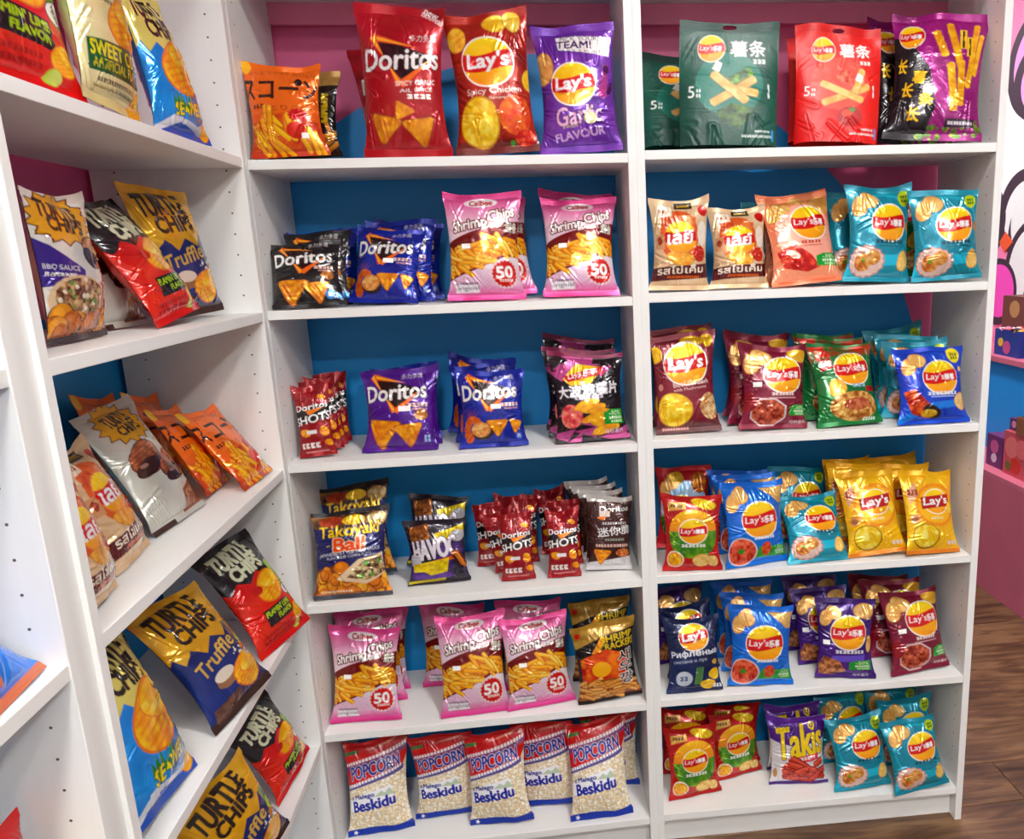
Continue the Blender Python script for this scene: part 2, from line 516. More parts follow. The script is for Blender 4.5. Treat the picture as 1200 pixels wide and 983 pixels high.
    def rods(self, m, n, ln, th, c1, c2, seed, dark=(150, 80, 20), spread=1.2, base=0.0):
        r = random.Random(seed)
        ys, xs = np.nonzero(m)
        for i in range(n):
            k = r.randrange(len(ys))
            cx, cy = xs[k] / self.w, ys[k] / self.h
            a = base + (r.random() - .5) * 2 * spread
            l = ln * (.7 + .5 * r.random())
            t = r.random()
            col = [c1[j] * (1 - t) + c2[j] * t for j in range(3)]
            for s, cc in ((1.35, dark), (1.0, col)):
                q = [(-l / 2, -th * s / 2), (l / 2, -th * s / 2), (l / 2 + th * .3, 0), (l / 2, th * s / 2), (-l / 2, th * s / 2), (-l / 2 - th * .3, 0)]
                mm = self.mpoly(self.loc(cx, cy, q, a))
                self.fill(mm & m if False else mm, cc)
            self.L(cx, cy, [(-l / 2, -th * .3), (l / 2, -th * .3), (l / 2, -th * .05), (-l / 2, -th * .05)], [min(255, v + 28) for v in col], a)
    def balls(self, m, n, r0, cols, seed, dark=None):
        r = random.Random(seed)
        ys, xs = np.nonzero(m)
        for i in range(n):
            k = r.randrange(len(ys))
            cx, cy = xs[k] / self.w, ys[k] / self.h
            rr = r0 * (.6 + .8 * r.random())
            c = r.choice(cols)
            if dark: self.E(cx, cy + rr * .12, rr * 1.18, dark)
            self.E(cx, cy, rr, c)
            self.E(cx - rr * .25, cy - rr * .25, rr * .45, [min(255, v + 22) for v in c])
    def burst(self, cx, cy, rx, ry, n, col, edge=None, depth=.78, rot=0):
        pts = []
        for k in range(2 * n):
            a = math.pi * k / n; q = 1 if k % 2 == 0 else depth
            pts.append((rx * q * math.cos(a), ry * q * math.sin(a)))
        if edge is not None: self.L(cx, cy, [(x * 1.08, y * 1.08) for x, y in pts], edge, rot)
        self.L(cx, cy, pts, col, rot)
    def lays(self, cx, cy, r, s="Lay's", ext=None, rot=0, ring=(255, 250, 235)):
        self.E(cx, cy, r * 1.07, ring)
        m = self.mell(cx, cy, r)
        self.G(cy - r / self.A, cy + r / self.A, (252, 220, 20), (246, 158, 24), m)
        c, s_ = math.cos(rot), math.sin(rot)
        top = [(-1.02 + 2.04 * k / 12, -.38 + .1 * math.sin(k / 12 * 5.2)) for k in range(13)]
        bot = [(-1.02 + 2.04 * k / 12, .33 + .1 * math.sin(k / 12 * 5.2)) for k in range(13)]
        b = self.mpoly(self.loc(cx, cy, [(x * r, y * r) for x, y in top + bot[::-1]], rot))
        self.fill(b & self.mell(cx, cy, r * 1.03), (206, 34, 36))
        if ext:
            self.T(s, cx - r * .36 * c, cy - r * .36 * s_ / self.A, r * 1.02, r * .5, (255, 255, 255), rot, .12, .25)
            self.T(ext, cx + r * .48 * c, cy + r * .48 * s_ / self.A, r * .62, r * .4, (255, 255, 255), rot, 0, .3)
        else:
            self.T(s, cx, cy, r * 1.6, r * .8, (255, 255, 255), rot - .06, .12, .8)
    def dor(self, cx, cy, w, cn=True, rot=-.05):
        a, b, d = (-.36 * w, -.30 * w), (.40 * w, -.02 * w), (-.03 * w, .34 * w)
        def stroke(p, q, t, col):
            dx, dy = q[0] - p[0], q[1] - p[1]; l = math.hypot(dx, dy)
            nx_, ny_ = -dy / l * t, dx / l * t
            self.L(cx, cy, [(p[0] + nx_, p[1] + ny_), (q[0], q[1]), (p[0] - nx_, p[1] - ny_)], col, rot)
        self.L(cx, cy, [a, b, d], (40, 14, 16), rot)
        for p, q in ((a, (.18 * w, -.14 * w)), (a, (-.2 * w, -.02 * w)), (d, b), (d, (-.16 * w, .06 * w))):
            stroke(p, q, .05 * w, (236, 98, 22)); stroke(p, q, .022 * w, (255, 190, 80))
        self.T('Doritos', cx, cy, w, .27 * w, (252, 250, 248), rot, .08, .7, (40, 18, 26), .8)
        stroke(d, (.36 * w, .02 * w), .035 * w, (240, 120, 30))
        if cn: self.T('多力多滋', cx + .27 * w, cy - .27 * w / self.A, .34 * w, .09 * w, (220, 214, 214), rot, .15, .15)
    def green50(self, cx, cy, w, h):
        self.L(cx, cy, [(-w * .5, -h * .3), (-w * .2, -h * .5), (w * .5, -h * .5), (w * .5, h * .5), (-w * .5, h * .5)], (36, 150, 52))
        self.T('-50%', cx + .05 * w, cy - h * .24 / self.A, w * .62, h * .3, (225, 250, 205), 0, .1, .25)
        self.S(cx + .06 * w, cy + h * .08 / self.A, w * .7, h * .18, (235, 255, 225), 3)
        self.S(cx + .1 * w, cy + h * .33 / self.A, w * .6, h * .16, (210, 245, 190), 5)
    def chips2(self, cx, cy, r, seed=1):
        self.chip(cx, cy + r * .7 / self.A, r, r * .85, -.7, (214, 158, 88), (236, 190, 124), seed)
        self.chip(cx + r * 1.05, cy, r, r * .72, .2, (220, 166, 96), (240, 200, 134), seed + 1)
    def out(self):
        a = lin(np.clip(self.p, 0, 255))
        l = a.mean(2, keepdims=True)
        a = np.clip(l + (a - l) * 1.12, 0.004, 1) * 0.98
        a = a.reshape(self.ny + 1, SS, self.nx + 1, SS, 3).mean((1, 3))
        return a

# ------------------------------------------------------------------ the designs
W_ = (252, 250, 248)
def d_corn(c):
    c.p[:] = (240, 116, 8)
    c.G(.55, 1, (238, 110, 8), (186, 60, 8))
    c.T('もっと', .2, .1, .22, .05, (60, 26, 8), -.06, 0, .2); c.T('サクッと', .47, .09, .26, .055, (60, 26, 8), .02, 0, .2); c.T('おいしい', .78, .12, .3, .06, (60, 26, 8), .14, 0, .2)
    c.T('スコーン', .46, .29, 1.0, .25, (46, 20, 8), .05, 0, .8)
    c.E(.7, .22, .05, (46, 20, 8))
    c.S(.2, .46, .18, .05, (70, 24, 8), 8, 3); c.T('とりこ', .52, .5, .3, .07, (70, 24, 8), .08, 0, .2)
    m = c.mpoly([(.05, .66), (.5, .55), (.95, .66), (.95, .93), (.05, .93)])
    c.N(m, (196, 64, 10), (226, 96, 14), .1, 4)
    c.rods(m, 26, .3, .06, (240, 150, 20), (252, 196, 50), 3, (196, 84, 10), .5, 1.2)
    c.E(.62, .74, .11, (214, 56, 30)); c.burst(.66, .58, .12, .09, 12, (196, 40, 30), None, .85)
    c.E(.06, .06, .07, (250, 190, 30))
def d_blackgold(c):
    c.p[:] = (24, 18, 14)
    c.N(c.Y < c.h * .16, (150, 112, 60), (180, 140, 84), .1, 2)
    for k in range(4): c.S(.8, .3 + .09 * k, .12, .1, (206, 176, 40), k, 1)
    c.rods(c.mpoly([(.3, .68), (.95, .62), (.95, .9), (.2, .9)]), 14, .3, .06, (170, 100, 30), (214, 150, 50), 4, (60, 30, 10))
def d_dor_red(c):
    c.p[:] = (172, 28, 44)
    c.N(c.Y < c.h * .5, (182, 36, 50), (160, 24, 40), .2, 2)
    c.L(.86, .07, [(-.18, -.12), (.2, -.12), (.2, .12)], (140, 20, 34))
    c.T('new', .84, .045, .16, .05, W_, .5, 0, .2); c.T('nouveau', .86, .08, .26, .05, W_, .5, 0, .2)
    c.dor(.52, .36, .82, True, -.02)
    c.T('SPICY GARLIC', .66, .52, .42, .05, W_, -.04, .1, .15); c.T("AIL ÉPICÉ", .66, .565, .34, .045, W_, -.04, .1, .15); c.S(.68, .61, .26, .05, W_, 8, 4)
    c.tri(.3, .8, .2, .25, 3); c.tri(.66, .82, .2, -.15, 5); c.tri(.5, .7, .12, .6, 6)
def d_chicken(c):
    c.p[:] = (160, 42, 30)
    c.N(c.Y < c.h * 2, (172, 50, 34), (136, 32, 24), .3, 2)
    c.G(.9, 1, (120, 30, 26), (96, 40, 36))
    c.chip(.14, .19, .13, .16, .3, (226, 160, 50), (250, 204, 90), 2); c.chip(.6, .09, .14, .1, .2, (236, 180, 60), (252, 222, 100), 3); c.chip(.8, .09, .11, .11, 0, (236, 190, 70), (255, 230, 120), 4); c.chip(.96, .5, .1, .13, 0, (240, 190, 60), (255, 226, 110), 5)
    c.lays(.48, .36, .27)
    c.T('Spicy Chicken', .52, .57, .6, .085, (252, 240, 226), -.02, 0, .2); c.T('flavored', .56, .615, .2, .035, (250, 226, 200), 0, 0, .1)
    c.N(c.mell(.74, .74, .2, .22), (214, 66, 30), (240, 120, 50), .08, 7)
    c.chip(.32, .78, .25, .27, .2, (236, 184, 40), (255, 232, 110), 8, (200, 140, 30))
    c.E(.68, .93, .03, (60, 140, 40)); c.N(c.mell(.84, .9, .13, .09), (190, 24, 20), (240, 110, 80), .04, 3)
def d_garlic(c):
    c.p[:] = (106, 58, 156)
    c.N(c.Y < c.h * 2, (96, 50, 148), (128, 74, 176), .22, 2)
    m = c.mpoly([(.3, .09), (.96, .12), (.92, .27), (.33, .2)])
    c.fill(m, W_)
    c.T('PICK YOUR', .56, .118, .42, .05, (50, 24, 80), .05, 0, .2); c.T('TEAM!', .5, .165, .38, .085, (60, 24, 96), .06, 0, .6); c.T('TASTE, SCAN, VOTE', .6, .222, .44, .035, (50, 24, 80), .08, 0, .1)
    c.chip(.08, .34, .17, .2, .4, (216, 160, 90), (236, 186, 120), 2)
    c.lays(.46, .475, .235)
    for k in range(5): c.E(.86 - .02 * k, .36 + .05 * k, .06, (150 + 12 * k, 80, 150), .05, .4)
    c.E(.86, .37, .05, (88, 36, 92)); c.E(.9, .52, .04, (70, 30, 80), .08, .5)
    c.T('Garlic', .5, .715, .5, .2, (240, 190, 226), -.08, .1, .5, (46, 20, 40), 1.0)
    c.E(.62, .745, .07, (238, 232, 180), .065); c.L(.62, .7, [(-.02, .06), (0, -.06), (.02, .06)], (238, 232, 180))
    c.T('& ONION', .4, .8, .16, .03, (240, 220, 150), -.06, 0, .1)
    c.T('FLAVOUR', .5, .86, .56, .085, (216, 176, 226), -.12, 0, .5)
def dorito_small(c, base, c2, flame=False):
    c.p[:] = base
    c.N(c.Y < c.h * 2, base, c2, .3, 2)
    c.dor(.47, .28, .78)
    c.S(.74, .45, .28, .05, (250, 214, 200), 9); c.S(.76, .5, .22, .025, (230, 180, 170), 2)
    if flame:
        for k in range(5): c.L(.2, .66, [(-.008, .05), (.004 + .02 * (k - 2), -.2 - .03 * (k % 2)), (.012, .05)], (190, 80, 50), -.15 + .16 * k)
        for k in range(8):
            a = 2.2 + k * .5
            c.E(.24 + .11 * math.cos(a), .76 + .15 * math.sin(a) / c.A, .075 - .004 * k, (206 + 6 * (k % 2), 92 + 14 * (k % 2), 50), .06, a)
        c.E(.36, .78, .15, (40, 24, 24), .13); c.N(c.mell(.34, .76, .13, .11), (206, 120, 60), (242, 190, 120), .05, 4)
        c.tri(.56, .72, .16, 0, 3); c.tri(.82, .72, .13, .2, 5)
        c.E(.86, .86, .06, (60, 90, 190)); c.T('脆', .86, .86, .06, .06, W_, 0, 0, .1)
    else:
        c.tri(.3, .75, .25, .12, 3); c.tri(.62, .78, .2, -.1, 5)
        c.N(c.mell(.78, .57, .1, .07), (150, 80, 30), (230, 170, 110), .04, 4)
        c.S(.86, .86, .1, .09, (170, 190, 240), 6, 2)
def d_dor_black(c):
    dorito_small(c, (22, 20, 22), (40, 36, 38))
    c.E(.78, .85, .07, (60, 130, 200)); c.E(.93, .87, .05, (60, 130, 200)); c.T('脆', .78, .85, .06, .06, W_)
def d_dor_blue(c): dorito_small(c, (22, 40, 138), (30, 56, 168), True)
def d_dor_purple(c): dorito_small(c, (74, 30, 130), (92, 42, 150))
def d_shrimp(c):
    pk, lt = (206, 44, 120), (240, 206, 222)
    c.G(0, .26, pk, lt); c.G(.26, .6, lt, (240, 232, 238)); c.G(.6, .86, (238, 230, 238), (230, 196, 218)); c.G(.86, 1, (228, 186, 212), pk)
    dots = (np.sin(c.X / c.w * 150) * np.sin(c.Y / c.w * 150) > .45)
    c.fill(dots & (c.Y < c.h * .36), (236, 130, 176), .7); c.fill(dots & (c.Y > c.h * .72), (226, 110, 166), .6)
    m = c.mpoly([(0, .47), (.35, .37), (.75, .28), (1, .27), (1, .62), (.75, .6), (.4, .72), (0, .82)])
    c.fill(m, (112, 22, 26))
    m2 = c.mpoly([(.0, .55), (.3, .5), (.7, .42), (1, .48), (1, .6), (.72, .58), (.4, .7), (.0, .8)])
    c.fill(m2, (214, 120, 30))
    c.rods(m2, 60, .2, .045, (240, 160, 40), (255, 206, 96), 3, (190, 96, 20), .8, .4)
    c.E(.48, .09, .2, (246, 236, 242), .06); c.T('Calbee', .48, .09, .27, .07, (176, 30, 24), -.02, 0, .5)
    c.T('Shrimp', .34, .31, .42, .16, W_, -.2, .1, .5, (104, 34, 20), 1.7)
    c.T('Chips', .73, .215, .34, .17, W_, -.22, .1, .5, (104, 34, 20), 1.7)
    c.T('BAKED', .62, .31, .22, .05, W_, -.16, .1, .4, (120, 40, 20), .4)
    c.T('蝦条', .86, .33, .18, .13, (236, 232, 220), .1, 0, .3, (40, 26, 20), .8)
    c.burst(.74, .76, .19, .19, 22, (236, 210, 214), None, .93); c.burst(.74, .76, .17, .17, 20, (200, 24, 34), None, .9)
    c.T('50', .73, .745, .21, .14, W_, -.04, 0, .8); c.S(.75, .82, .18, .03, (250, 226, 220), 4)
    c.S(.28, .845, .28, .028, (90, 80, 100), 6); c.R(.12, .855, .42, .925, (240, 236, 242)); c.T('original', .27, .89, .3, .065, (60, 60, 74), -.03, 0, .25)
def d_shots(c):
    c.p[:] = (148, 22, 38)
    c.L(.5, .36, [(-.6, -.0), (.6, -.18), (.6, .2), (-.6, .4)], (34, 22, 26))
    c.T('Doritos', .5, .3, .86, .16, W_, -.08, .08, .5, (40, 14, 20), .6)
    c.L(.55, .37, [(-.2, -.04), (-.12, .1), (.25, -.1)], (240, 130, 40))
    c.T('SHOTS', .5, .47, .96, .22, W_, -.14, .1, .7, (20, 14, 16), .8)
    c.chip(.76, .18, .12, .07, .4, (226, 130, 30), (250, 180, 60), 2)
    c.chip(.28, .66, .16, .11, .3, (226, 130, 30), (250, 180, 60), 3); c.chip(.76, .66, .15, .12, .8, (226, 130, 30), (250, 180, 60), 4); c.chip(.84, .82, .12, .1, .2, (226, 130, 30), (250, 180, 60), 5)
    c.R(.32, .63, .56, .68, (240, 236, 234))
    c.S(.36, .84, .5, .15, (240, 232, 228), 5, 4); c.S(.5, .93, .6, .04, (220, 150, 150), 7)
def d_wave(c):
    c.p[:] = (26, 18, 26)
    for k in range(16):
        r = random.Random(k)
        x, y = r.random(), (r.random() * .26 if k % 2 else .62 + r.random() * .4)
        c.L(x, y, [(-.18, .09), (.14, -.16), (.1, .05)], (178, 76, 132), r.random() * .8)
    c.R(0, 0, 1, .045, (120, 26, 66))
    c.L(.45, .235, [(-.26, .02), (-.05, -.15), (.26, -.05), (.06, .15), (-.16, .13)], (240, 196, 30), -.12)
    c.L(.45, .235, [(-.24, -.02), (.25, -.06), (.25, .05), (-.2, .07)], (196, 30, 40), -.14); c.T("Lay's乐事", .45, .235, .36, .1, W_, -.15, .1, .2)
    c.T('大波浪薯片', .5, .415, .78, .16, (236, 234, 240), -.04, 0, .65); c.S(.5, .5, .34, .05, (210, 200, 214), 5)
    c.N(c.mell(.26, .7, .15, .16), (206, 60, 70), (250, 150, 130), .06, 3)
    for k in range(7): c.chip(.46 + .05 * (k % 3) + .03 * k, .58 + .05 * k, .16, .06, -.3 + .2 * (k % 3), (232, 150, 30), (255, 196, 70), k + 2)
    c.green50(.8, .74, .3, .2)
    c.T('马铃薯片', .78, .9, .26, .06, (226, 210, 226), 0, 0, .15)
def d_tako(c):
    c.p[:] = (30, 32, 92)
    c.N(c.Y < c.h * .2, (40, 26, 20), (150, 96, 50), .08, 2); c.N(c.mell(.28, .12, .16, .07), (150, 50, 30), (214, 90, 60), .05, 3); c.N(c.mell(.55, .12, .13, .06), (224, 170, 30), (252, 214, 80), .04, 4); c.N(c.mell(.84, .13, .14, .08), (170, 140, 90), (220, 196, 150), .03, 5)
    c.R(0, 0, 1, .05, (24, 20, 26))
    for k in range(14): r = random.Random(k + 40); c.E(r.random(), .25 + r.random() * .3, .008, (230, 200, 120))
    c.T('Takoyaki', .5, .245, .74, .2, (250, 206, 40), -.07, .05, .6, (60, 26, 10), .8)
    c.T('Ball', .5, .385, .34, .17, (240, 90, 20), -.05, .05, 1.0, (252, 236, 200), 1.0)
    c.T('JAPANESE-STYLE BBQ SAUCE', .5, .48, .78, .055, (236, 236, 246), -.1, 0, .15); c.T('FLAVORED CORN PUFFS', .5, .52, .52, .035, (226, 226, 240), -.1, 0, .1)
    m = c.mpoly([(0, .68), (.3, .62), (1, .78), (1, .95), (0, .95)])
    c.fill(m, (130, 60, 20)); c.balls(m, 46, .06, [(236, 150, 40), (222, 126, 30), (250, 176, 60)], 3, (150, 76, 20))
    c.L(.72, .68, [(-.38, .12), (-.12, -.14), (.22, -.22), (.26, .05), (-.05, .2)], (240, 214, 180))
    mm = c.mpoly(c.loc(.74, .68, [(-.28, .1), (-.1, -.1), (.18, -.17), (.24, .04), (-.04, .15)])); c.N(mm, (60, 36, 24), (222, 186, 130), .04, 6); c.balls(mm, 16, .025, [(96, 150, 60), (214, 196, 150)], 8)
    c.S(.3, .92, .4, .03, (250, 230, 190), 5); c.R(0, .95, 1, 1, (60, 60, 70))
def d_havoc(c):
    c.p[:] = (30, 22, 36)
    c.N((c.Y > c.h * .3) & (c.Y < c.h * .9), (30, 22, 40), (96, 56, 150), .2, 5)
    c.N(c.mpoly([(.1, .1), (.4, .06), (.42, .3), (.1, .34)]), (96, 46, 20), (206, 130, 60), .06, 3)
    c.P([(.48, .2), (.95, .08), (.98, .3), (.8, .26), (.5, .36)], (214, 190, 20))
    c.E(.84, .26, .14, (190, 190, 196), .1)
    c.T('HAVOC', .46, .42, .66, .34, (238, 230, 240), -.12, .05, 1.5, (40, 26, 40), 1.2)
    c.L(.62, .57, [(-.2, .04), (.2, -.04), (.2, .03), (-.2, .1)], (200, 90, 30))
    c.E(.14, .6, .12, (200, 200, 206), .12)
    c.N(c.mpoly([(.08, .66), (.66, .58), (.62, .8), (.4, .84), (.3, .78), (.1, .78)]), (200, 170, 10), (250, 224, 40), .05, 4)
    c.rods(c.mpoly([(.72, .58), (.85, .58), (.9, .76), (.75, .76)]), 4, .3, .09, (170, 80, 30), (206, 116, 50), 4, (70, 30, 16), .2, .9)
    c.P([(.02, .93), (.6, .9), (.6, .95), (.02, .97)], (200, 180, 20))
def d_brown(c):
    c.p[:] = (66, 34, 30)
    c.P([(0, 0), (1, 0), (1, .06), (0, .1)], (206, 200, 196)); c.P([(0, .9), (1, .8), (1, 1), (0, 1)], (206, 204, 204))
    c.T('Doritos', .6, .17, .6, .12, W_, -.06, .08, .35, (30, 14, 14), .5); c.L(.4, .25, [(-.16, .06), (.14, -.1), (-.02, .12)], (238, 130, 50)); c.R(.3, .2, .5, .27, (236, 220, 210))
    c.S(.6, .36, .5, .05, (196, 190, 190), 3); c.T('迷你脆', .6, .46, .7, .2, (240, 238, 238), -.12, 0, .6)
    c.S(.6, .58, .4, .05, (150, 160, 150), 3); c.S(.56, .66, .7, .06, (230, 190, 180), 5)
    c.tri(.34, .79, .22, .1, 3); c.N(c.mell(.78, .76, .16, .09), (160, 70, 30), (230, 150, 90), .04, 5)
def d_cracker(c):
    c.p[:] = (28, 18, 16)
    c.N(c.mpoly([(0, 0), (1, 0), (1, .12), (.5, .16), (0, .3)]), (150, 112, 46), (186, 146, 70), .1, 2); c.E(.1, .12, .05, (196, 40, 40))
    c.L(.4, .26, [(-.05, .14), (.02, -.12), (.1, -.12), (.04, .14)], (232, 150, 60), .3)
    c.T('SHRIMP', .7, .2, .5, .1, (226, 196, 50), -.06, 0, .35); c.T('CRACKERS', .7, .29, .56, .1, (226, 196, 50), -.06, 0, .35)
    m = c.mpoly([(.1, .42), (.5, .32), (.8, .42), (.8, .72), (.1, .8)])
    c.N(m, (196, 40, 24), (240, 130, 40), .12, 4); c.E(.42, .56, .13, (250, 180, 50), .12)
    m2 = c.mpoly([(.02, .74), (.5, .68), (.98, .76), (.98, .95), (.02, .95)]); c.fill(m2, (150, 80, 30)); c.rods(m2, 34, .24, .055, (214, 140, 60), (240, 184, 110), 6, (120, 60, 20), .5)
    for k, s in enumerate('새우깡'): c.T(s, .78, .44 + .14 * k, .24, .17, (24, 18, 18), -.1, 0, .5, (244, 240, 236), 1.0)
def d_popcorn(c):
    c.p[:] = (222, 204, 176)
    m = (c.Y > c.h * .25) & (c.Y < c.h * .93)
    c.balls(m, 900, .021, [(246, 238, 218), (240, 228, 200), (252, 246, 232), (236, 216, 176), (250, 242, 222)], 3, (206, 182, 146))
    c.P([(0, 0), (1, 0), (1, .2), (.88, .32), (0, .5)], (196, 34, 34))
    c.L(.1, .1, [(-.1, .02), (.14, -.04), (.14, .02), (-.1, .07)], (70, 110, 60)); c.L(.6, .06, [(-.2, .04), (.36, -.08), (.1, 0)], (232, 150, 130))
    def film(p, q, n):
        for k in range(n):
            t = (k + .5) / n; x, y = p[0] + (q[0] - p[0]) * t, p[1] + (q[1] - p[1]) * t
            c.L(x, y, [(-.017, -.02), (.017, -.024), (.017, .02), (-.017, .024)], (244, 240, 244))
    c.L(.48, .2, [(-.52, .1), (.56, -.16), (.56, -.1), (-.52, .17)], (120, 60, 110)); film((.02, .24), (.97, .09), 20)
    c.L(.46, .42, [(-.5, .07), (.46, -.19), (.46, -.12), (-.5, .14)], (90, 80, 140)); film((.02, .47), (.88, .29), 19)
    c.T('POPCORN', .48, .275, .72, .19, (36, 44, 140), -.2, .12, .7, (236, 226, 236), .9)
    c.L(.44, .61, [(-.42, .0), (-.1, -.12), (.25, -.2), (.28, 0), (.24, .07), (-.05, .14), (-.4, .17)], (246, 246, 252))
    c.T('z Małego', .28, .565, .36, .085, (50, 60, 140), -.12, .05, .5); c.L(.58, .55, [(-.12, .03), (-.03, -.05), (.02, -.01), (.08, -.08), (.16, .03)], (190, 206, 180))
    c.T('Beskidu', .43, .645, .6, .16, (24, 44, 150), -.12, .05, 1.0)
    c.P([(0, .93), (.35, .91), (.7, .94), (1, .9), (1, 1), (0, 1)], (30, 60, 160)); c.burst(.12, .965, .04, .04, 5, W_, None, .4)
def pouch(c, base, dark, veg):
    c.p[:] = base
    c.N(c.Y < c.h * 2, base, dark, .5, 2)
    c.R(0, 0, 1, .075, dark)
    c.E(.5, .5, .3, [min(255, v + 34) for v in base], .3)
    c.lays(.33, .215, .125, ext='乐事')
    c.T('薯条', .68, .215, .34, .155, (248, 248, 246), 0, 0, .35); c.S(.78, .32, .13, .04, (226, 240, 232), 4, 3)
    c.T('5', .16, .57, .07, .11, (244, 246, 244), 0, 0, .05); c.S(.235, .56, .05, .03, (226, 236, 230), 4, 2); c.S(.235, .6, .05, .03, (226, 236, 230), 5, 2)
    veg(c)
    c.S(.86, .56, .03, .13, (220, 232, 226), 7, 1)
    c.S(.78, .885, .16, .022, (226, 236, 232), 7); c.S(.74, .925, .3, .022, (226, 236, 232), 8); c.R(.885, .87, .915, .96, (70, 150, 220))
def rod1(c, x0, y0, x1, y1, t, c1, c2, seed):
    dx, dy = x1 - x0, (y1 - y0) * c.A; l = math.hypot(dx, dy); a = math.atan2(dy, dx)
    q = [(-l / 2, -t / 2), (l / 2, -t / 2), (l / 2 + t * .2, 0), (l / 2, t / 2), (-l / 2, t / 2), (-l / 2 - t * .2, 0)]
    c.L((x0 + x1) / 2, (y0 + y1) / 2, [(x, y * 1.15) for x, y in q], [v * .7 for v in c1], a)
    c.N(c.mpoly(c.loc((x0 + x1) / 2, (y0 + y1) / 2, q, a)), c1, c2, .06, seed)
def d_pouch_green(c):
    def veg(c):
        c.N(c.mpoly([(.42, .48), (.68, .36), (.72, .42), (.6, .52)]), (30, 70, 30), (120, 170, 50), .04, 3)
        c.N(c.mpoly([(.4, .72), (.52, .66), (.72, .7), (.58, .86), (.44, .82)]), (24, 60, 34), (90, 130, 40), .05, 4)
        rod1(c, .36, .66, .72, .46, .07, (214, 160, 84), (240, 200, 130), 3); rod1(c, .52, .54, .74, .58, .07, (220, 166, 90), (244, 206, 136), 4); rod1(c, .36, .42, .64, .64, .075, (226, 176, 100), (248, 214, 150), 5)
        c.L(.4, .36, [(-.03, -.05), (.03, -.04), (.03, .05), (-.04, .04)], W_, .3)
    pouch(c, (2, 86, 70), (0, 62, 54), veg)
def d_pouch_red(c):
    def veg(c):
        c.N(c.mell(.55, .44, .08), (190, 40, 30), (240, 130, 100), .04, 3)
        rod1(c, .34, .67, .8, .52, .07, (224, 160, 84), (246, 200, 130), 3); rod1(c, .74, .38, .62, .62, .07, (226, 166, 90), (244, 206, 136), 4); rod1(c, .32, .5, .72, .64, .07, (230, 176, 100), (250, 210, 140), 5)
        c.E(.6, .78, .12, (176, 26, 22), .115); c.E(.57, .75, .05, (226, 80, 60), .04); c.burst(.62, .72, .05, .04, 5, (60, 130, 50), None, .4)
        c.L(.7, .45, [(-.03, -.05), (.03, -.04), (.03, .05), (-.04, .04)], W_, .3)
    pouch(c, (222, 56, 44), (202, 40, 34), veg)
def d_long(c):
    c.p[:] = (146, 28, 116)
    c.N(c.Y < c.h * 2, (140, 24, 110), (164, 40, 130), .3, 2)
    c.P([(0, .2), (.2, .22), (.42, .45), (.5, .75), (.42, 1), (0, 1)], (26, 18, 24))
    c.lays(.22, .2, .13, ext='乐事')
    for (x, y, w) in ((.14, .44, .12), (.22, .63, .12), (.3, .81, .13)): c.T('长', x, y, w, .15, (246, 200, 24), .15, 0, .5)
    c.T('薯', .33, .53, .12, .14, (246, 200, 24), .1, 0, .4); c.T('条', .41, .7, .13, .14, (246, 200, 24), .1, 0, .4)
    for (a, b, d, e) in ((.46, .16, .55, .36), (.58, .1, .7, .46), (.86, .1, .78, .6), (.93, .18, .86, .5), (.6, .42, .66, .78), (.7, .4, .72, .74)): rod1(c, a, b, d, e, .065, (222, 146, 30), (252, 200, 80), int(a * 90))
    c.R(.68, .14, .745, .3, (246, 200, 24)); c.R(.75, .2, .81, .36, (246, 200, 24)); c.S(.712, .22, .03, .2, (40, 20, 30), 2, 1); c.S(.78, .28, .03, .2, (40, 20, 30), 3, 1)
    c.balls(c.mpoly([(.3, .95), (.6, .86), (.98, .84), (.98, .97), (.4, .99)]), 46, .022, [(96, 130, 40), (70, 100, 34), (140, 160, 60)], 4)
    c.R(.6, .84, .9, .9, (50, 30, 50)); c.S(.75, .87, .26, .03, (230, 220, 230), 3)
def d_thai(c):
    c.p[:] = (222, 192, 156)
    c.N(c.Y < c.h * 2, (230, 202, 168), (206, 172, 134), .2, 2)
    c.fill(c.mell(.48, .4, .3, .38), (214, 96, 54)); c.N(c.mpoly([(.2, .2), (.75, .2), (.7, .36), (.25, .36)]), (186, 66, 40), (232, 130, 80), .1, 3)
    c.R(.42, .03, .7, .1, (34, 22, 20)); c.S(.56, .065, .2, .03, (220, 180, 60), 3)
    c.L(.25, .14, [(-.13, -.06), (.12, -.1), (.14, .06), (-.11, .09)], (240, 226, 204)); c.S(.25, .14, .18, .05, (150, 70, 50), 3)
    c.E(.88, .14, .1, (190, 40, 36), .07, .5); c.E(.86, .38, .1, (236, 226, 214), .18)
    c.L(.16, .46, [(-.08, -.1), (.1, -.1), (.1, .12), (-.08, .12)], (206, 150, 110)); c.E(.17, .46, .05, (150, 60, 40), .06)
    c.lays(.5, .42, .235, s='เลย์', ring=(226, 130, 90))
    c.chip(.5, .65, .22, .1, .1, (230, 150, 60), (250, 196, 100), 4); c.E(.8, .6, .12, (190, 54, 44), .12)
    c.N(c.mpoly([(0, .76), (1, .7), (1, .86), (0, .9)]), (96, 30, 32), (80, 24, 28), .2, 3)
    c.T('รสไข่เค็ม', .5, .77, .74, .12, (246, 234, 214), -.05, .05, .4); c.S(.55, .85, .5, .035, (226, 110, 60), 4)
def lays_generic(c, base, c2, chips=True, logo=(.55, .38, .25)):
    c.p[:] = base
    c.N(c.Y < c.h * 2, base, c2, .35, 2)
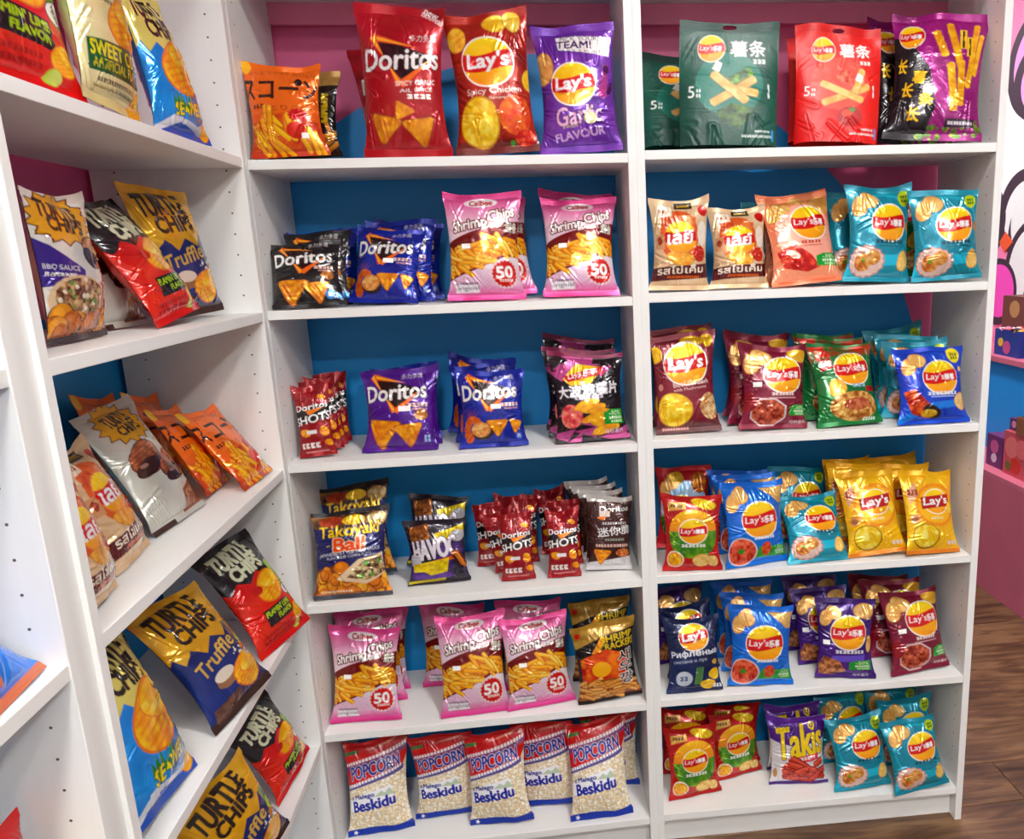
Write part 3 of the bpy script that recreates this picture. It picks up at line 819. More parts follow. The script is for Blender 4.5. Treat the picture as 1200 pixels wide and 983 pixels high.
def d_peach(c):
    lays_generic(c, (232, 132, 96), (244, 160, 128))
    c.E(.56, .45, .42, (248, 176, 156)); c.chips2(.16, .14, .13, 3); c.chip(.84, .14, .17, .12, .2, (212, 150, 80), (236, 186, 120), 5); c.chip(.52, .07, .12, .06, 0, (212, 150, 80), (236, 186, 120), 7)
    c.lays(.62, .34, .235, ext='乐事'); c.S(.58, .56, .26, .04, (180, 60, 40), 8); c.S(.58, .6, .28, .02, (200, 90, 70), 4)
    c.N(c.mpoly([(.1, .64), (.4, .58), (.56, .7), (.66, .84), (.5, .88), (.2, .82)]), (170, 20, 26), (232, 90, 70), .07, 4); c.E(.34, .68, .1, (250, 190, 170), .05, .5)
    c.green50(.8, .76, .36, .17); c.R(.1, .95, .9, .97, (220, 110, 80))
def d_teal(c):
    lays_generic(c, (0, 128, 150), (0, 146, 166))
    c.E(.55, .42, .44, (20, 166, 190)); c.E(.55, .42, .4, (0, 132, 156))
    c.P([(0, .82), (.5, .72), (1, .72), (1, .8), (.5, .84), (0, .95)], (60, 190, 220))
    c.chips2(.2, .15, .14, 3); c.E(.86, .14, .1, (176, 200, 30)); c.S(.86, .12, .12, .035, (40, 70, 30), 3, 3); c.S(.86, .16, .12, .035, (40, 70, 30), 4, 3)
    c.lays(.62, .39, .235, ext='樂事'); c.S(.62, .585, .4, .05, (20, 60, 70), 8, 7); c.S(.62, .63, .3, .018, (30, 80, 90), 4)
    c.burst(.3, .79, .25, .2, 16, (236, 206, 196), (200, 140, 130), .92); c.N(c.mell(.26, .8, .12), (186, 100, 50), (240, 180, 110), .05, 3); c.N(c.mell(.4, .75, .1), (196, 120, 60), (244, 200, 130), .05, 4); c.E(.27, .78, .03, (120, 160, 50))
    c.chip(.85, .78, .12, .13, .4, (230, 180, 90), (250, 216, 140), 6); c.chip(.95, .42, .05, .07, 0, (180, 110, 60), (220, 150, 90), 7)
def d_goulash(c):
    lays_generic(c, (116, 30, 44), (134, 40, 56))
    c.G(.88, 1, (104, 40, 46), (80, 46, 46))
    c.chip(.06, .2, .13, .14, 0, (220, 160, 30), (246, 200, 60), 2); c.chip(.62, .09, .17, .07, .1, (200, 150, 30), (240, 200, 60), 3); c.chip(.86, .09, .1, .09, 0, (220, 170, 40), (246, 206, 70), 4)
    c.lays(.52, .31, .3); c.T('Beef Goulash', .58, .5, .5, .075, (248, 220, 214), -.1, 0, .2); c.T('with Mushrooms', .56, .555, .46, .045, (240, 200, 196), -.1, 0, .1)
    c.E(.12, .53, .05, (206, 140, 136))
    c.E(.3, .76, .27, (206, 150, 60), .25); c.N(c.mell(.3, .76, .255, .235), (226, 170, 30), (255, 230, 110), .07, 4)
    c.N(c.mell(.84, .74, .17, .2), (170, 110, 60), (240, 214, 170), .04, 5); c.S(.3, .95, .4, .04, (216, 160, 150), 4)
def d_maroon(c):
    lays_generic(c, (112, 24, 46), (132, 38, 62))
    c.chips2(.18, .15, .15, 3); c.chip(.86, .13, .16, .1, .3, (222, 170, 60), (246, 206, 100), 5, ridges=5)
    c.lays(.63, .36, .26, ext='乐事'); c.S(.6, .585, .3, .045, (246, 224, 220), 8); c.S(.6, .63, .36, .018, (226, 180, 180), 4)
    oct_ = [(.26 * math.cos(math.pi / 8 + k * math.pi / 4), .22 * math.sin(math.pi / 8 + k * math.pi / 4)) for k in range(8)]
    c.L(.4, .8, oct_, (216, 196, 196)); c.N(c.mpoly(c.loc(.4, .8, [(x * .9, y * .9) for x, y in oct_])), (120, 30, 24), (220, 120, 90), .04, 4)
    c.E(.12, .68, .13, (140, 16, 40), .14); c.green50(.84, .78, .3, .16); c.T('马铃薯片', .84, .92, .26, .045, (240, 226, 226), 0, 0, .1)
def d_green(c):
    lays_generic(c, (8, 100, 46), (16, 120, 60))
    c.P([(0, .05), (1, .02), (1, .18), (.5, .14), (0, .22)], (176, 44, 30)); c.N(c.mpoly([(0, .05), (1, .02), (1, .18), (.5, .14), (0, .22)]), (196, 50, 32), (40, 110, 50), .08, 4, .8)
    c.L(.24, .24, [(-.1, -.05), (.1, -.08), (.12, .08), (-.07, .12)], (160, 24, 34)); c.T('新', .2, .24, .1, .09, (250, 230, 220)); c.T('味', .3, .24, .09, .09, (250, 230, 220))
    c.lays(.62, .33, .245, ext='乐事'); c.S(.66, .54, .2, .05, (150, 190, 220), 2, 3)
    c.chip(.36, .55, .13, .13, .8, (226, 160, 60), (250, 200, 110), 4)
    c.N(c.mell(.58, .78, .36, .21), (150, 80, 30), (240, 200, 120), .05, 3); c.N(c.mell(.6, .76, .18, .09), (150, 60, 40), (206, 120, 80), .04, 6); c.R(.76, .56, .98, .62, (170, 30, 40))
    c.S(.78, .94, .2, .04, (220, 240, 220), 4)
def d_lobster(c):
    lays_generic(c, (14, 64, 178), (22, 84, 204))
    c.chips2(.2, .17, .12, 3); c.E(.83, .12, .1, (240, 220, 60)); c.S(.83, .1, .12, .04, (40, 70, 20), 3, 3); c.S(.83, .15, .12, .04, (40, 70, 20), 4, 3)
    c.lays(.6, .4, .215, ext='樂事'); c.S(.6, .61, .38, .045, (226, 236, 250), 8); c.S(.6, .65, .3, .018, (180, 200, 240), 4)
    c.P([(0, .9), (.5, .72), (1, .68), (1, .76), (.5, .82), (0, 1)], (40, 130, 230))
    c.N(c.mpoly([(.08, .58), (.26, .54), (.5, .82), (.44, .93), (.2, .86)]), (150, 30, 20), (236, 110, 60), .06, 3); c.E(.46, .84, .12, (46, 30, 26), .08, .6); c.N(c.mell(.42, .86, .1, .05), (200, 150, 40), (240, 214, 110), .03, 4)
    c.chip(.87, .72, .115, .125, .3, (224, 176, 110), (246, 214, 150), 5); c.chip(.92, .3, .05, .03, .3, (230, 190, 120), (250, 220, 160), 6)
def d_field(c):
    lays_generic(c, (170, 24, 28), (190, 38, 38))
    m = c.mell(.52, .5, .4, .42)
    c.G(.18, .48, (250, 196, 40), (238, 140, 70), m & (c.Y < c.h * .48)); c.N(m & (c.Y >= c.h * .46), (46, 110, 30), (130, 176, 50), .12, 4)
    for k in range(7): c.fill(c.mpoly(c.loc(.5, .47, [(-.01, 0), (.01, 0), (.03 + .14 * (k - 3), .4), (-.03 + .14 * (k - 3), .4)])) & m, (60, 130, 40), .5)
    c.L(.26, .13, [(-.14, -.05), (.16, -.07), (.16, .05), (-.14, .1)], (206, 160, 84)); c.S(.26, .13, .2, .05, (90, 50, 20), 4)
    c.chip(.7, .11, .22, .08, .25, (226, 180, 40), (250, 220, 80), 4)
    c.lays(.52, .46, .205, ext='樂事'); c.S(.52, .645, .36, .05, (246, 246, 240), 8, 7)
    c.E(.22, .83, .155, (246, 236, 220), .15); c.N(c.mell(.22, .83, .135, .13), (222, 140, 20), (250, 196, 50), .05, 5)
    c.chip(.64, .85, .15, .12, -.5, (226, 176, 90), (250, 216, 140), 6); c.chip(.82, .86, .12, .1, .4, (230, 190, 110), (250, 224, 160), 7)
def d_sky(c):
    lays_generic(c, (176, 26, 40), (196, 44, 54))
    m = c.mell(.5, .55, .46, .5)
    c.G(.2, .6, (120, 176, 222), (236, 240, 246), m); c.N(m & (c.Y < c.h * .5), (170, 206, 234), (240, 244, 250), .2, 4, .5); c.N(m & (c.Y > c.h * .6), (40, 100, 36), (120, 160, 50), .1, 6)
    c.chips2(.16, .2, .13, 3); c.chip(.36, .13, .14, .1, .2, (206, 150, 40), (236, 190, 80), 5); c.N(c.mell(.76, .2, .15, .16), (150, 60, 20), (226, 150, 40), .06, 7)
    c.lays(.46, .5, .2, ext='樂事')
def d_tomato(c):
    lays_generic(c, (10, 100, 196), (24, 124, 220))
    c.chips2(.16, .16, .13, 3); c.chip(.3, .12, .1, .08, 0, (206, 156, 96), (232, 190, 130), 8); c.L(.82, .15, [(-.22, -.09), (.16, -.09), (.16, .16), (.05, .15)], (214, 170, 106)); c.N(c.mpoly(c.loc(.82, .15, [(-.2, -.08), (.15, -.08), (.14, .14), (.05, .13)])), (206, 160, 96), (236, 196, 130), .05, 5)
    c.lays(.55, .45, .25, ext='乐事'); c.S(.58, .66, .3, .04, (226, 240, 255), 8)
    c.E(.24, .81, .23, (226, 210, 210), .21); c.N(c.mell(.24, .81, .21, .19), (170, 40, 30), (240, 120, 90), .05, 4); c.E(.24, .8, .05, (70, 140, 50), .04)
    c.P([(.44, .9), (.5, .76), (.98, .8), (.98, .92)], (60, 150, 50)); c.N(c.mell(.6, .8, .07, .1), (190, 60, 40), (230, 110, 70), .05, 6); c.green50(.82, .84, .28, .15)
def d_yellow(c):
    lays_generic(c, (236, 176, 10), (248, 200, 30))
    c.fill(c.mell(.58, .42, .36), (238, 150, 20)); c.fill(c.mell(.58, .42, .3), (244, 186, 20))
    c.L(.2, .26, [(-.12, -.02), (.06, -.16), (.1, .04), (-.06, .2)], (214, 160, 130)); c.S(.2, .26, .2, .1, (150, 60, 40), 4, 3)
    c.lays(.58, .38, .2); c.L(.58, .38, [(-.25, -.08), (.25, -.12), (.26, .08), (-.24, .12)], (176, 24, 40)); c.T("Lay's", .58, .38, .42, .17, W_, -.06, .1, .5)
    c.S(.56, .58, .2, .04, (250, 226, 170), 4); c.E(.2, .58, .1, (222, 150, 90), .08); c.E(.2, .58, .06, (170, 110, 70), .05)
    c.E(.36, .79, .22, (120, 80, 30), .2); c.N(c.mell(.36, .785, .205, .185), (230, 186, 40), (255, 236, 130), .06, 3)
    c.chip(.84, .46, .08, .1, .3, (244, 196, 50), (255, 220, 100), 4); c.S(.84, .88, .22, .06, (226, 214, 210), 5); c.R(0, .95, 1, 1, (220, 130, 60))
def d_navy(c):
    lays_generic(c, (16, 26, 62), (30, 44, 92))
    c.lays(.52, .25, .23, rot=-.08); c.T('Рифлёные', .52, .47, .84, .13, (238, 240, 250), -.05, 0, .5); c.T('сметана и лук', .42, .575, .56, .06, (196, 206, 230), -.05, 0, .15)
    c.E(.32, .8, .14, (206, 216, 230), .13); c.S(.32, .8, .14, .08, (90, 110, 150), 4, 2)
    for k in range(4): c.L(.5 + .03 * k, .78, [(-.012, .14), (.03, -.16), (.045, -.16), (.012, .14)], (96, 150, 70))
    c.chip(.72, .9, .14, .09, .2, (226, 180, 30), (252, 220, 80), 3, ridges=5); c.chip(.84, .76, .12, .1, -.4, (230, 190, 40), (252, 224, 90), 4, ridges=5); c.chip(.86, .6, .06, .05, 0, (206, 160, 60), (230, 190, 90), 5)
    c.S(.9, .93, .16, .06, (226, 230, 240), 6)
def d_lpurple(c):
    lays_generic(c, (56, 28, 98), (78, 42, 130))
    c.chips2(.18, .17, .13, 3); c.chip(.8, .15, .18, .13, .1, (206, 156, 90), (240, 200, 140), 5)
    c.lays(.55, .41, .26, ext='乐事'); c.S(.56, .645, .42, .05, (244, 240, 250), 8); c.P([(.3, .7), (.8, .68), (.78, .76), (.32, .78)], (110, 90, 200))
    c.N(c.mpoly([(.02, .82), (.16, .7), (.4, .76), (.5, .9), (.3, .96), (.06, .94)]), (110, 56, 36), (210, 140, 90), .06, 4); c.chip(.9, .55, .08, .13, .2, (220, 166, 90), (244, 206, 140), 6)
    c.green50(.74, .82, .38, .16); c.T('马铃薯片', .74, .95, .26, .04, (230, 224, 240), 0, 0, .1)
def d_takis(c):
    c.p[:] = (226, 222, 224)
    c.P([(0, 0), (1, 0), (1, .3), (.5, .42), (0, .3)], (78, 34, 130)); c.R(0, .0, 1, .08, (96, 48, 150)); c.R(0, .95, 1, 1, (80, 50, 120))
    c.T('Takis', .54, .33, .74, .5, (242, 208, 20), -.16, .12, 1.6, (58, 20, 90), 1.4)
    c.E(.72, .12, .055, (242, 208, 20)); c.E(.72, .12, .035, (90, 40, 130)); c.E(.72, .12, .018, (242, 208, 20))
    c.L(.6, .6, [(-.25, -.02), (.22, -.1), (.22, .0), (-.25, .1)], (206, 60, 80)); c.S(.6, .585, .34, .05, (250, 240, 236), 4, None, -.16)
    c.rods(c.mpoly([(.3, .66), (.9, .62), (.95, .85), (.5, .93), (.3, .86)]), 18, .24, .09, (170, 40, 36), (214, 84, 64), 3, (110, 24, 24), .9); c.E(.1, .8, .05, (190, 140, 90), .08)
def turtle(c, base, base2, burst, btxt, flavour, fcol, fbg, big=True):
    c.p[:] = base
    c.N(c.Y < c.h * 2, base, base2, .35, 2)
    if burst is not None: c.burst(.45, .2, .48, .3, 15, burst, (90, 60, 20), .8)
    c.T('TURTLE', .45, .14, .6, .18, btxt, -.1, .05, 1.4); c.T('CHIPS', .5, .275, .46, .15, btxt, -.1, .05, 1.3)
def tchip(c, cx, cy, r, seed):
    c.chip(cx, cy, r, r * .78, -.3, (240, 150, 20), (255, 206, 60), seed, (220, 116, 10), 6)
    c.chip(cx + r * .2, cy - r * .35 / c.A, r * .7, r * .45, -.3, (250, 180, 40), (255, 222, 100), seed + 1, (236, 140, 20), 3)
def cloud(c, cx, cy, w):
    c.E(cx, cy, w * .62, (30, 30, 36), w * .46); c.E(cx, cy, w * .56, W_, w * .4); c.T('NO', cx, cy - w * .13 / c.A, w * .4, w * .22, (40, 40, 46), .9); c.T('FOMO', cx, cy + w * .14 / c.A, w * .6, w * .2, (40, 40, 46), .9)
def d_flamin(c):
    turtle(c, (206, 40, 18), (222, 62, 26), None, (222, 226, 196), None, None, None)
    m = c.mpoly([(0, 0), (1, 0), (1, .36), (.85, .34), (.7, .41), (.55, .35), (.4, .42), (.25, .36), (.1, .43), (0, .38)])
    c.fill(m, (30, 24, 30)); c.T('TURTLE', .44, .14, .6, .2, (226, 230, 200), -.06, .05, 1.5); c.T('CHIPS', .5, .285, .46, .16, (226, 230, 200), -.06, .05, 1.4)
    c.L(.86, .45, [(-.1, -.16), (.12, -.2), (.12, .34), (-.06, .3)], (110, 176, 40)); c.E(.84, .36, .07, (150, 196, 60), .07)
    tchip(c, .6, .52, .23, 3); c.E(.4, .5, .08, (190, 30, 14), .05)
    c.R(.3, .68, .76, .82, (30, 24, 30)); c.T("FLAMIN' LIME", .53, .715, .42, .065, (176, 214, 20), -.02, .1, .4); c.T('FLAVOR', .6, .775, .26, .055, (176, 214, 20), -.02, .1, .35)
    cloud(c, .86, .62, .17); tchip(c, .84, .84, .13, 5); c.chip(.74, .93, .07, .05, -.4, (150, 196, 40), (210, 230, 120), 7); c.S(.4, .87, .5, .03, (150, 30, 20), 5); c.S(.4, .91, .5, .03, (150, 30, 20), 6)
def d_sweetcorn(c):
    turtle(c, (226, 214, 150), (240, 232, 184), (232, 200, 60), (40, 30, 20), None, None, None)
    c.R(0, .36, .3, .44, (230, 228, 200)); c.T('4', .12, .42, .12, .12, (40, 36, 30)); c.S(.34, .4, .3, .03, (60, 60, 40), 3); c.S(.34, .44, .3, .03, (60, 60, 40), 4)
    tchip(c, .64, .53, .26, 3); c.P([(.1, .68), (.92, .64), (.92, .84), (.1, .84)], (30, 90, 50)); c.T('SWEET CORN', .5, .715, .74, .1, (236, 222, 40), -.03, .05, .45); c.T('ARTIFICIAL FLAVOR', .5, .79, .7, .07, (226, 214, 50), -.03, .05, .25)
    c.S(.46, .875, .5, .03, (70, 60, 40), 5); c.S(.46, .91, .6, .02, (110, 100, 60), 6); tchip(c, .84, .93, .14, 6); cloud(c, .96, .6, .15)
def d_seaweed(c):
    turtle(c, (20, 120, 206), (34, 150, 232), None, (30, 24, 20), None, None, None)
    m = c.mpoly([(0, 0), (1, 0), (1, .36), (.9, .42), (.8, .36), (.66, .46), (.55, .38), (.42, .47), (.3, .38), (.16, .46), (.08, .38), (0, .44)])
    c.fill(m, (222, 208, 120)); c.T('TURTLE', .44, .13, .6, .2, (40, 28, 24), -.06, .05, 1.5); c.T('CHIPS', .5, .27, .46, .16, (40, 28, 24), -.06, .05, 1.4)
    tchip(c, .56, .53, .32, 3)
    for k in range(6): c.L(.32 + .05 * k, .78, [(-.03, .06), (.0, -.1 - .02 * (k % 3)), (.04, .06)], (40, 130, 50), -.3 + .12 * k)
    c.P([(0, .96), (.3, .86), (.7, .9), (1, .82), (1, 1), (0, 1)], (226, 232, 240)); c.P([(.1, .97), (.4, .9), (.8, .95), (1, .9), (1, 1), (.1, 1)], (40, 90, 190))
    c.T('SEAWEED', .58, .8, .52, .11, (236, 226, 30), -.12, .08, .6, (40, 40, 30), .8); c.T('FLAVOR', .78, .86, .2, .03, (30, 40, 80))
    c.L(.95, .5, [(-.06, -.2), (.06, -.22), (.06, .3), (-.04, .26)], (90, 160, 50)); tchip(c, .9, .92, .1, 6)
def d_bbq(c):
    c.p[:] = (232, 228, 222)
    c.burst(.42, .17, .44, .24, 15, (226, 166, 40), (110, 60, 20), .8); c.T('TURTLE', .4, .125, .5, .15, (60, 32, 20), .12, .05, 1.3); c.T('CHIPS', .42, .22, .4, .12, (60, 32, 20), .12, .05, 1.2)
    c.chip(.75, .4, .22, .15, .4, (176, 100, 60), (232, 170, 120), 3, (90, 50, 40)); c.E(.62, .44, .12, (60, 40, 44), .09, .6)
    c.P([(0, .3), (.16, .36), (.46, .52), (.44, .6), (0, .62)], (58, 36, 130)); c.T('BBQ SAUCE', .22, .5, .36, .05, W_, .1, 0, .2); c.T('FLAVOR PUFFS', .2, .545, .3, .03, W_, .1)
    c.E(.36, .72, .34, (226, 196, 160), .22); m = c.mell(.38, .7, .29, .17); c.N(m, (90, 46, 26), (226, 190, 140), .04, 4); c.balls(m, 24, .02, [(90, 150, 60), (236, 226, 200)], 6)
    m = (c.Y > c.h * .83) & (c.Y < c.h * .96); c.fill(m, (110, 56, 20)); c.balls(m, 20, .1, [(206, 120, 30), (226, 150, 50), (186, 100, 24)], 3, (90, 46, 14)); c.R(0, .95, 1, 1, (50, 44, 50))
    c.N(c.mpoly([(.7, .6), (1, .5), (1, .84), (.75, .84)]), (150, 60, 50), (206, 120, 90), .06, 8)
def d_truffle(c):
    turtle(c, (26, 36, 92), (34, 50, 120), None, (34, 24, 20), None, None, None)
    m = c.mpoly([(0, 0), (1, 0), (1, .34), (.9, .42), (.78, .37), (.66, .47), (.52, .4), (.4, .49), (.28, .4), (.14, .47), (.06, .38), (0, .42)])
    c.N(m, (206, 150, 40), (234, 184, 80), .2, 3); c.T('TURTLE', .45, .14, .62, .2, (38, 26, 22), -.05, .05, 1.5); c.T('CHIPS', .5, .285, .48, .16, (38, 26, 22), -.05, .05, 1.4)
    c.T('Truffle', .44, .54, .54, .15, (214, 176, 96), -.22, .15, .5, (40, 30, 60), .5)
    c.E(.4, .72, .13, (150, 110, 80), .09); c.E(.4, .69, .12, (226, 214, 200), .06); tchip(c, .7, .78, .23, 4)
    c.L(.84, .46, [(-.05, -.1), (.06, -.12), (.06, .12), (-.04, .1)], (120, 150, 60)); c.E(.84, .55, .06, (170, 206, 50), .09, .4); c.E(.78, .62, .06, (190, 116, 50), .05); cloud(c, .87, .67, .15); c.balls(c.mell(.66, .62, .08, .05), 8, .012, [(236, 230, 220)], 4)
    c.R(0, .93, 1, 1, (60, 40, 36)); c.N(c.mpoly([(.1, .86), (.5, .84), (.5, .95), (.1, .96)]), (70, 44, 40), (120, 84, 70), .06, 5)
def d_choco(c):
    c.p[:] = (206, 206, 196)
    c.N(c.Y < c.h * 2, (198, 198, 188), (218, 218, 208), .3, 2)
    c.burst(.52, .16, .36, .24, 15, (236, 176, 50), (120, 70, 20), .78); c.T('TURTLE', .52, .125, .4, .12, (50, 30, 20), -.08, .05, .7); c.T('CHIPS', .55, .215, .34, .1, (50, 30, 20), -.08, .05, .7)
    for (x, y, s) in ((.42, .47, 3), (.74, .58, 5)):
        c.chip(x, y, .24, .17, -.2, (130, 66, 40), (190, 110, 74), s, (90, 44, 30), 7); c.E(x - .04, y + .07, .2, (56, 26, 22), .08, -.2); c.E(x - .1, y + .05, .06, (150, 110, 100), .02)
    c.P([(.62, .8), (1, .7), (1, .95), (.6, .96)], (140, 70, 36)); c.T('CHOCO', .82, .82, .3, .07, (236, 200, 150), -.2, 0, .2); c.R(0, .96, .4, 1, (70, 50, 46))
def d_bluepuff(c):
    c.p[:] = (10, 130, 232)
    r = random.Random(8)
    for k in range(26):
        x, y = r.random(), r.random()
        c.E(x, y, .08, (240, 236, 236), .06, r.random() * 3); c.E(x + .02, y, .045, (244, 176, 40), .035); c.E(x + .03, y, .02, (226, 90, 40), .02)
        c.L(x, y + .08, [(-.02, 0), (.14, -.03), (.15, .0), (.0, .03)], (214, 120, 70), r.random() * 6)
    c.R(0, .95, 1, 1, (206, 120, 90))
def d_redpuff(c):
    c.p[:] = (200, 28, 30)
    for k in range(5): c.L(.3, .1 + .05 * k, [(-.4, .03), (.4, -.2), (.4, -.18), (-.4, .06)], (240, 236, 232))
    c.E(.72, .3, .2, W_); c.E(.72, .31, .17, (40, 24, 20)); c.E(.7, .34, .14, (246, 212, 20)); c.E(.86, .42, .14, (40, 24, 20)); c.E(.86, .44, .11, (246, 212, 20))
    c.P([(0, .6), (1, .5), (1, .9), (0, .95)], (236, 170, 30))

# ------------------------------------------------------------------ packs
def film_mat(name, rough, seal=False, coat=0.0, metal=0.0, crumple=0.08):
    m, nt, b = new_mat(name)
    at = nt.nodes.new('ShaderNodeAttribute'); at.attribute_name = 'print'
    nt.links.new(at.outputs['Color'], b.inputs['Base Color'])
    b.inputs['Roughness'].default_value = rough
    b.inputs['Specular IOR Level'].default_value = 0.5
    b.inputs['Metallic'].default_value = metal
    if coat:
        b.inputs['Coat Weight'].default_value = coat
        b.inputs['Coat Roughness'].default_value = 0.08
    tc = nt.nodes.new('ShaderNodeTexCoord')
    bp = nt.nodes.new('ShaderNodeBump')
    if seal:
        wv = nt.nodes.new('ShaderNodeTexWave'); wv.bands_direction = 'Z'
        wv.inputs['Scale'].default_value = 110.0
        nt.links.new(tc.outputs['Object'], wv.inputs['Vector'])
        bp.inputs['Strength'].default_value = 0.25; bp.inputs['Distance'].default_value = 0.001
        nt.links.new(wv.outputs['Fac'], bp.inputs['Height'])
    else:
        nz = nt.nodes.new('ShaderNodeTexNoise'); nz.inputs['Scale'].default_value = 55.0
        nz.inputs['Detail'].default_value = 2.0; nz.inputs['Distortion'].default_value = 0.8
        nt.links.new(tc.outputs['Object'], nz.inputs['Vector'])
        bp.inputs['Strength'].default_value = 0.16; bp.inputs['Distance'].default_value = 0.005
        nt.links.new(nz.outputs['Fac'], bp.inputs['Height'])
        vo = nt.nodes.new('ShaderNodeTexVoronoi'); vo.inputs['Scale'].default_value = 30.0
        vo.inputs['Randomness'].default_value = 1.0
        wm = nt.nodes.new('ShaderNodeVectorMath'); wm.operation = 'MULTIPLY_ADD'
        wm.inputs[1].default_value = (.02, .02, .02)
        nt.links.new(nz.outputs['Color'], wm.inputs[0]); nt.links.new(tc.outputs['Object'], wm.inputs[2])
        nt.links.new(wm.outputs[0], vo.inputs['Vector'])
        b2 = nt.nodes.new('ShaderNodeBump'); b2.inputs['Strength'].default_value = crumple; b2.inputs['Distance'].default_value = 0.01
        nt.links.new(vo.outputs['Distance'], b2.inputs['Height'])
        nt.links.new(b2.outputs['Normal'], bp.inputs['Normal'])
    nt.links.new(bp.outputs['Normal'], b.inputs['Normal'])
    return m
M_FILM = film_mat('glossy_printed_film', 0.22, coat=0.45, metal=0.3, crumple=0.11)
M_SEAL = film_mat('crimped_film', 0.26, True, metal=0.25)
M_CLEAR = film_mat('clear_printed_film', 0.2, coat=0.4, crumple=0.12)
M_MATTE = film_mat('matte_printed_film', 0.42)
M_MSEAL = film_mat('matte_crimped_film', 0.42, True)
M_STICK = plain('price_sticker_paper', (246, 246, 244), 0.6, 0.04, 400)

def sinnoise(u, v, seed, f=3.0, n=7):
    r = np.random.RandomState(seed)
    o = np.zeros_like(u)
    for k in range(n):
        a = r.rand() * 6.283; q = f * (.5 + r.rand())
        o += np.sin(q * (u * math.cos(a) + v * math.sin(a)) * 3.14 + r.rand() * 6.283) / n
    return o

class Shape:
    """the surface of one pack: at(u, v, side) for u in -1..1, v in 0 (top)..1 (bottom)"""
    def __init__(s, W, H, T, seed, kind='pillow', st=.06, sb=.055, taper=0.0):
        s.W, s.H, s.T, s.seed, s.kind, s.st, s.sb, s.taper = W, H, T, seed, kind, st, sb, taper
        r = np.random.RandomState(seed)
        s.cr = []
        for k in range(30):
            t = r.rand()
            if k < 9:    # pleats fanning down from the top seal
                s.cr.append((r.uniform(-.85, .85), st, r.uniform(-.35, .35), r.uniform(.1, .28), r.uniform(.008, .022), r.uniform(.0018, .0042)))
            elif k < 16: # pleats rising from the bottom seal
                s.cr.append((r.uniform(-.85, .85), 1 - sb, r.uniform(-.35, .35), -r.uniform(.1, .25), r.uniform(.008, .022), r.uniform(.0018, .0042)))
            else:        # creases from the sides
                sd = 1 if r.rand() < .5 else -1
                s.cr.append((sd * .95, r.uniform(.2, .85), -sd * r.uniform(.25, .7), r.uniform(-.12, .12), r.uniform(.008, .024), r.uniform(.0012, .0034)))
        s.ph = r.rand(6) * 6.283
        s.wav = r.uniform(.0015, .0040)
        s.bend = r.uniform(-.008, .012)
        s.cx = r.uniform(-.02, .02)
        s.tilt = r.uniform(-.045, .045)
    def at(s, u, v, side):
        W, H, T = s.W, s.H, s.T
        q = np.clip((v - s.st) / (1 - s.st - s.sb), 0, 1)
        if s.kind == 'pouch':
            env = np.clip(q * 2.2, 0, 1) ** .8 * (.35 + .65 * q)
            wfac = 1 - .02 * env
        else:
            env = (4 * q * (1 - q)) ** .55 * (.82 + .3 * q)
            wfac = 1.015 - .155 * np.minimum(env, 1) ** 1.2
        wfac = wfac * (1 - s.taper * (1 - v))
        inner = np.minimum(env, 1)
        xu = (1 - .62 * inner) * u + .62 * inner * np.sin(np.pi / 2 * u)
        x = W / 2 * wfac * xu
        t = T / 2 * env * np.cos(np.pi / 2 * u) ** .75 if s.kind != 'pouch' else T / 2 * env * (1 - np.abs(u) ** 3) ** .9
        seal = 1 - np.clip(np.minimum((v - s.st) / .12, (1 - s.sb - v) / .12), 0, 1)
        mask = inner * (1 - np.abs(u) ** 6)
        d = sinnoise(u, v * H / W * 2, s.seed + (0 if side < 0 else 50), 1.6) * .07 * T
        for (cu, cv, du, dv, wd, am) in s.cr:
            ln2 = du * du + (dv * H / W * 2) ** 2
            k = np.clip(((u - cu) * du + (v - cv) * dv * (H / W * 2) ** 2) / ln2, 0, 1)
            dist = np.sqrt((u - cu - k * du) ** 2 + ((v - cv - k * dv) * H / W * 2) ** 2)
            d = d - am * (1 - .75 * k) * np.exp(-dist / (wd * 2.2)) * 1.4 + am * .6 * np.exp(-((dist - wd * 3) / (wd * 2)) ** 2)
        t = np.maximum(t + d * mask, .0005)
        y = side * t
        # wavy seals and a slight bend of the whole pack
        y = y + seal * np.where(v < .5, 1.3, .7) * s.wav * (np.sin(u * 3.4 + s.ph[0] + v * 5) + .6 * np.sin(u * 7.1 + s.ph[1]))
        y = y + s.bend * (1 - v) ** 2 * (1 if s.kind != 'pouch' else .3)
        x = x + s.cx * W * np.sin(v * 3.14)
        lift = seal * .0032 * np.sin(u * 2.6 + s.ph[2])
        corner = np.where(v < .5, (1 - v) ** 6, 0) * (.006 * np.abs(u) ** 3 + s.tilt * u * W) * (0 if s.kind == 'pouch' else 1)
        z = H * (1 - v) + lift + corner - np.where(v > .5, lift, 0) * 1.0
        return x, y, z

def grid_faces(nr, nc, off, flip):
    i, j = np.meshgrid(np.arange(nr - 1), np.arange(nc - 1), indexing='ij')
    a = off + i * nc + j
    f = np.stack([a, a + nc, a + nc + 1, a + 1], -1).reshape(-1, 4)
    return f[:, ::-1] if flip else f

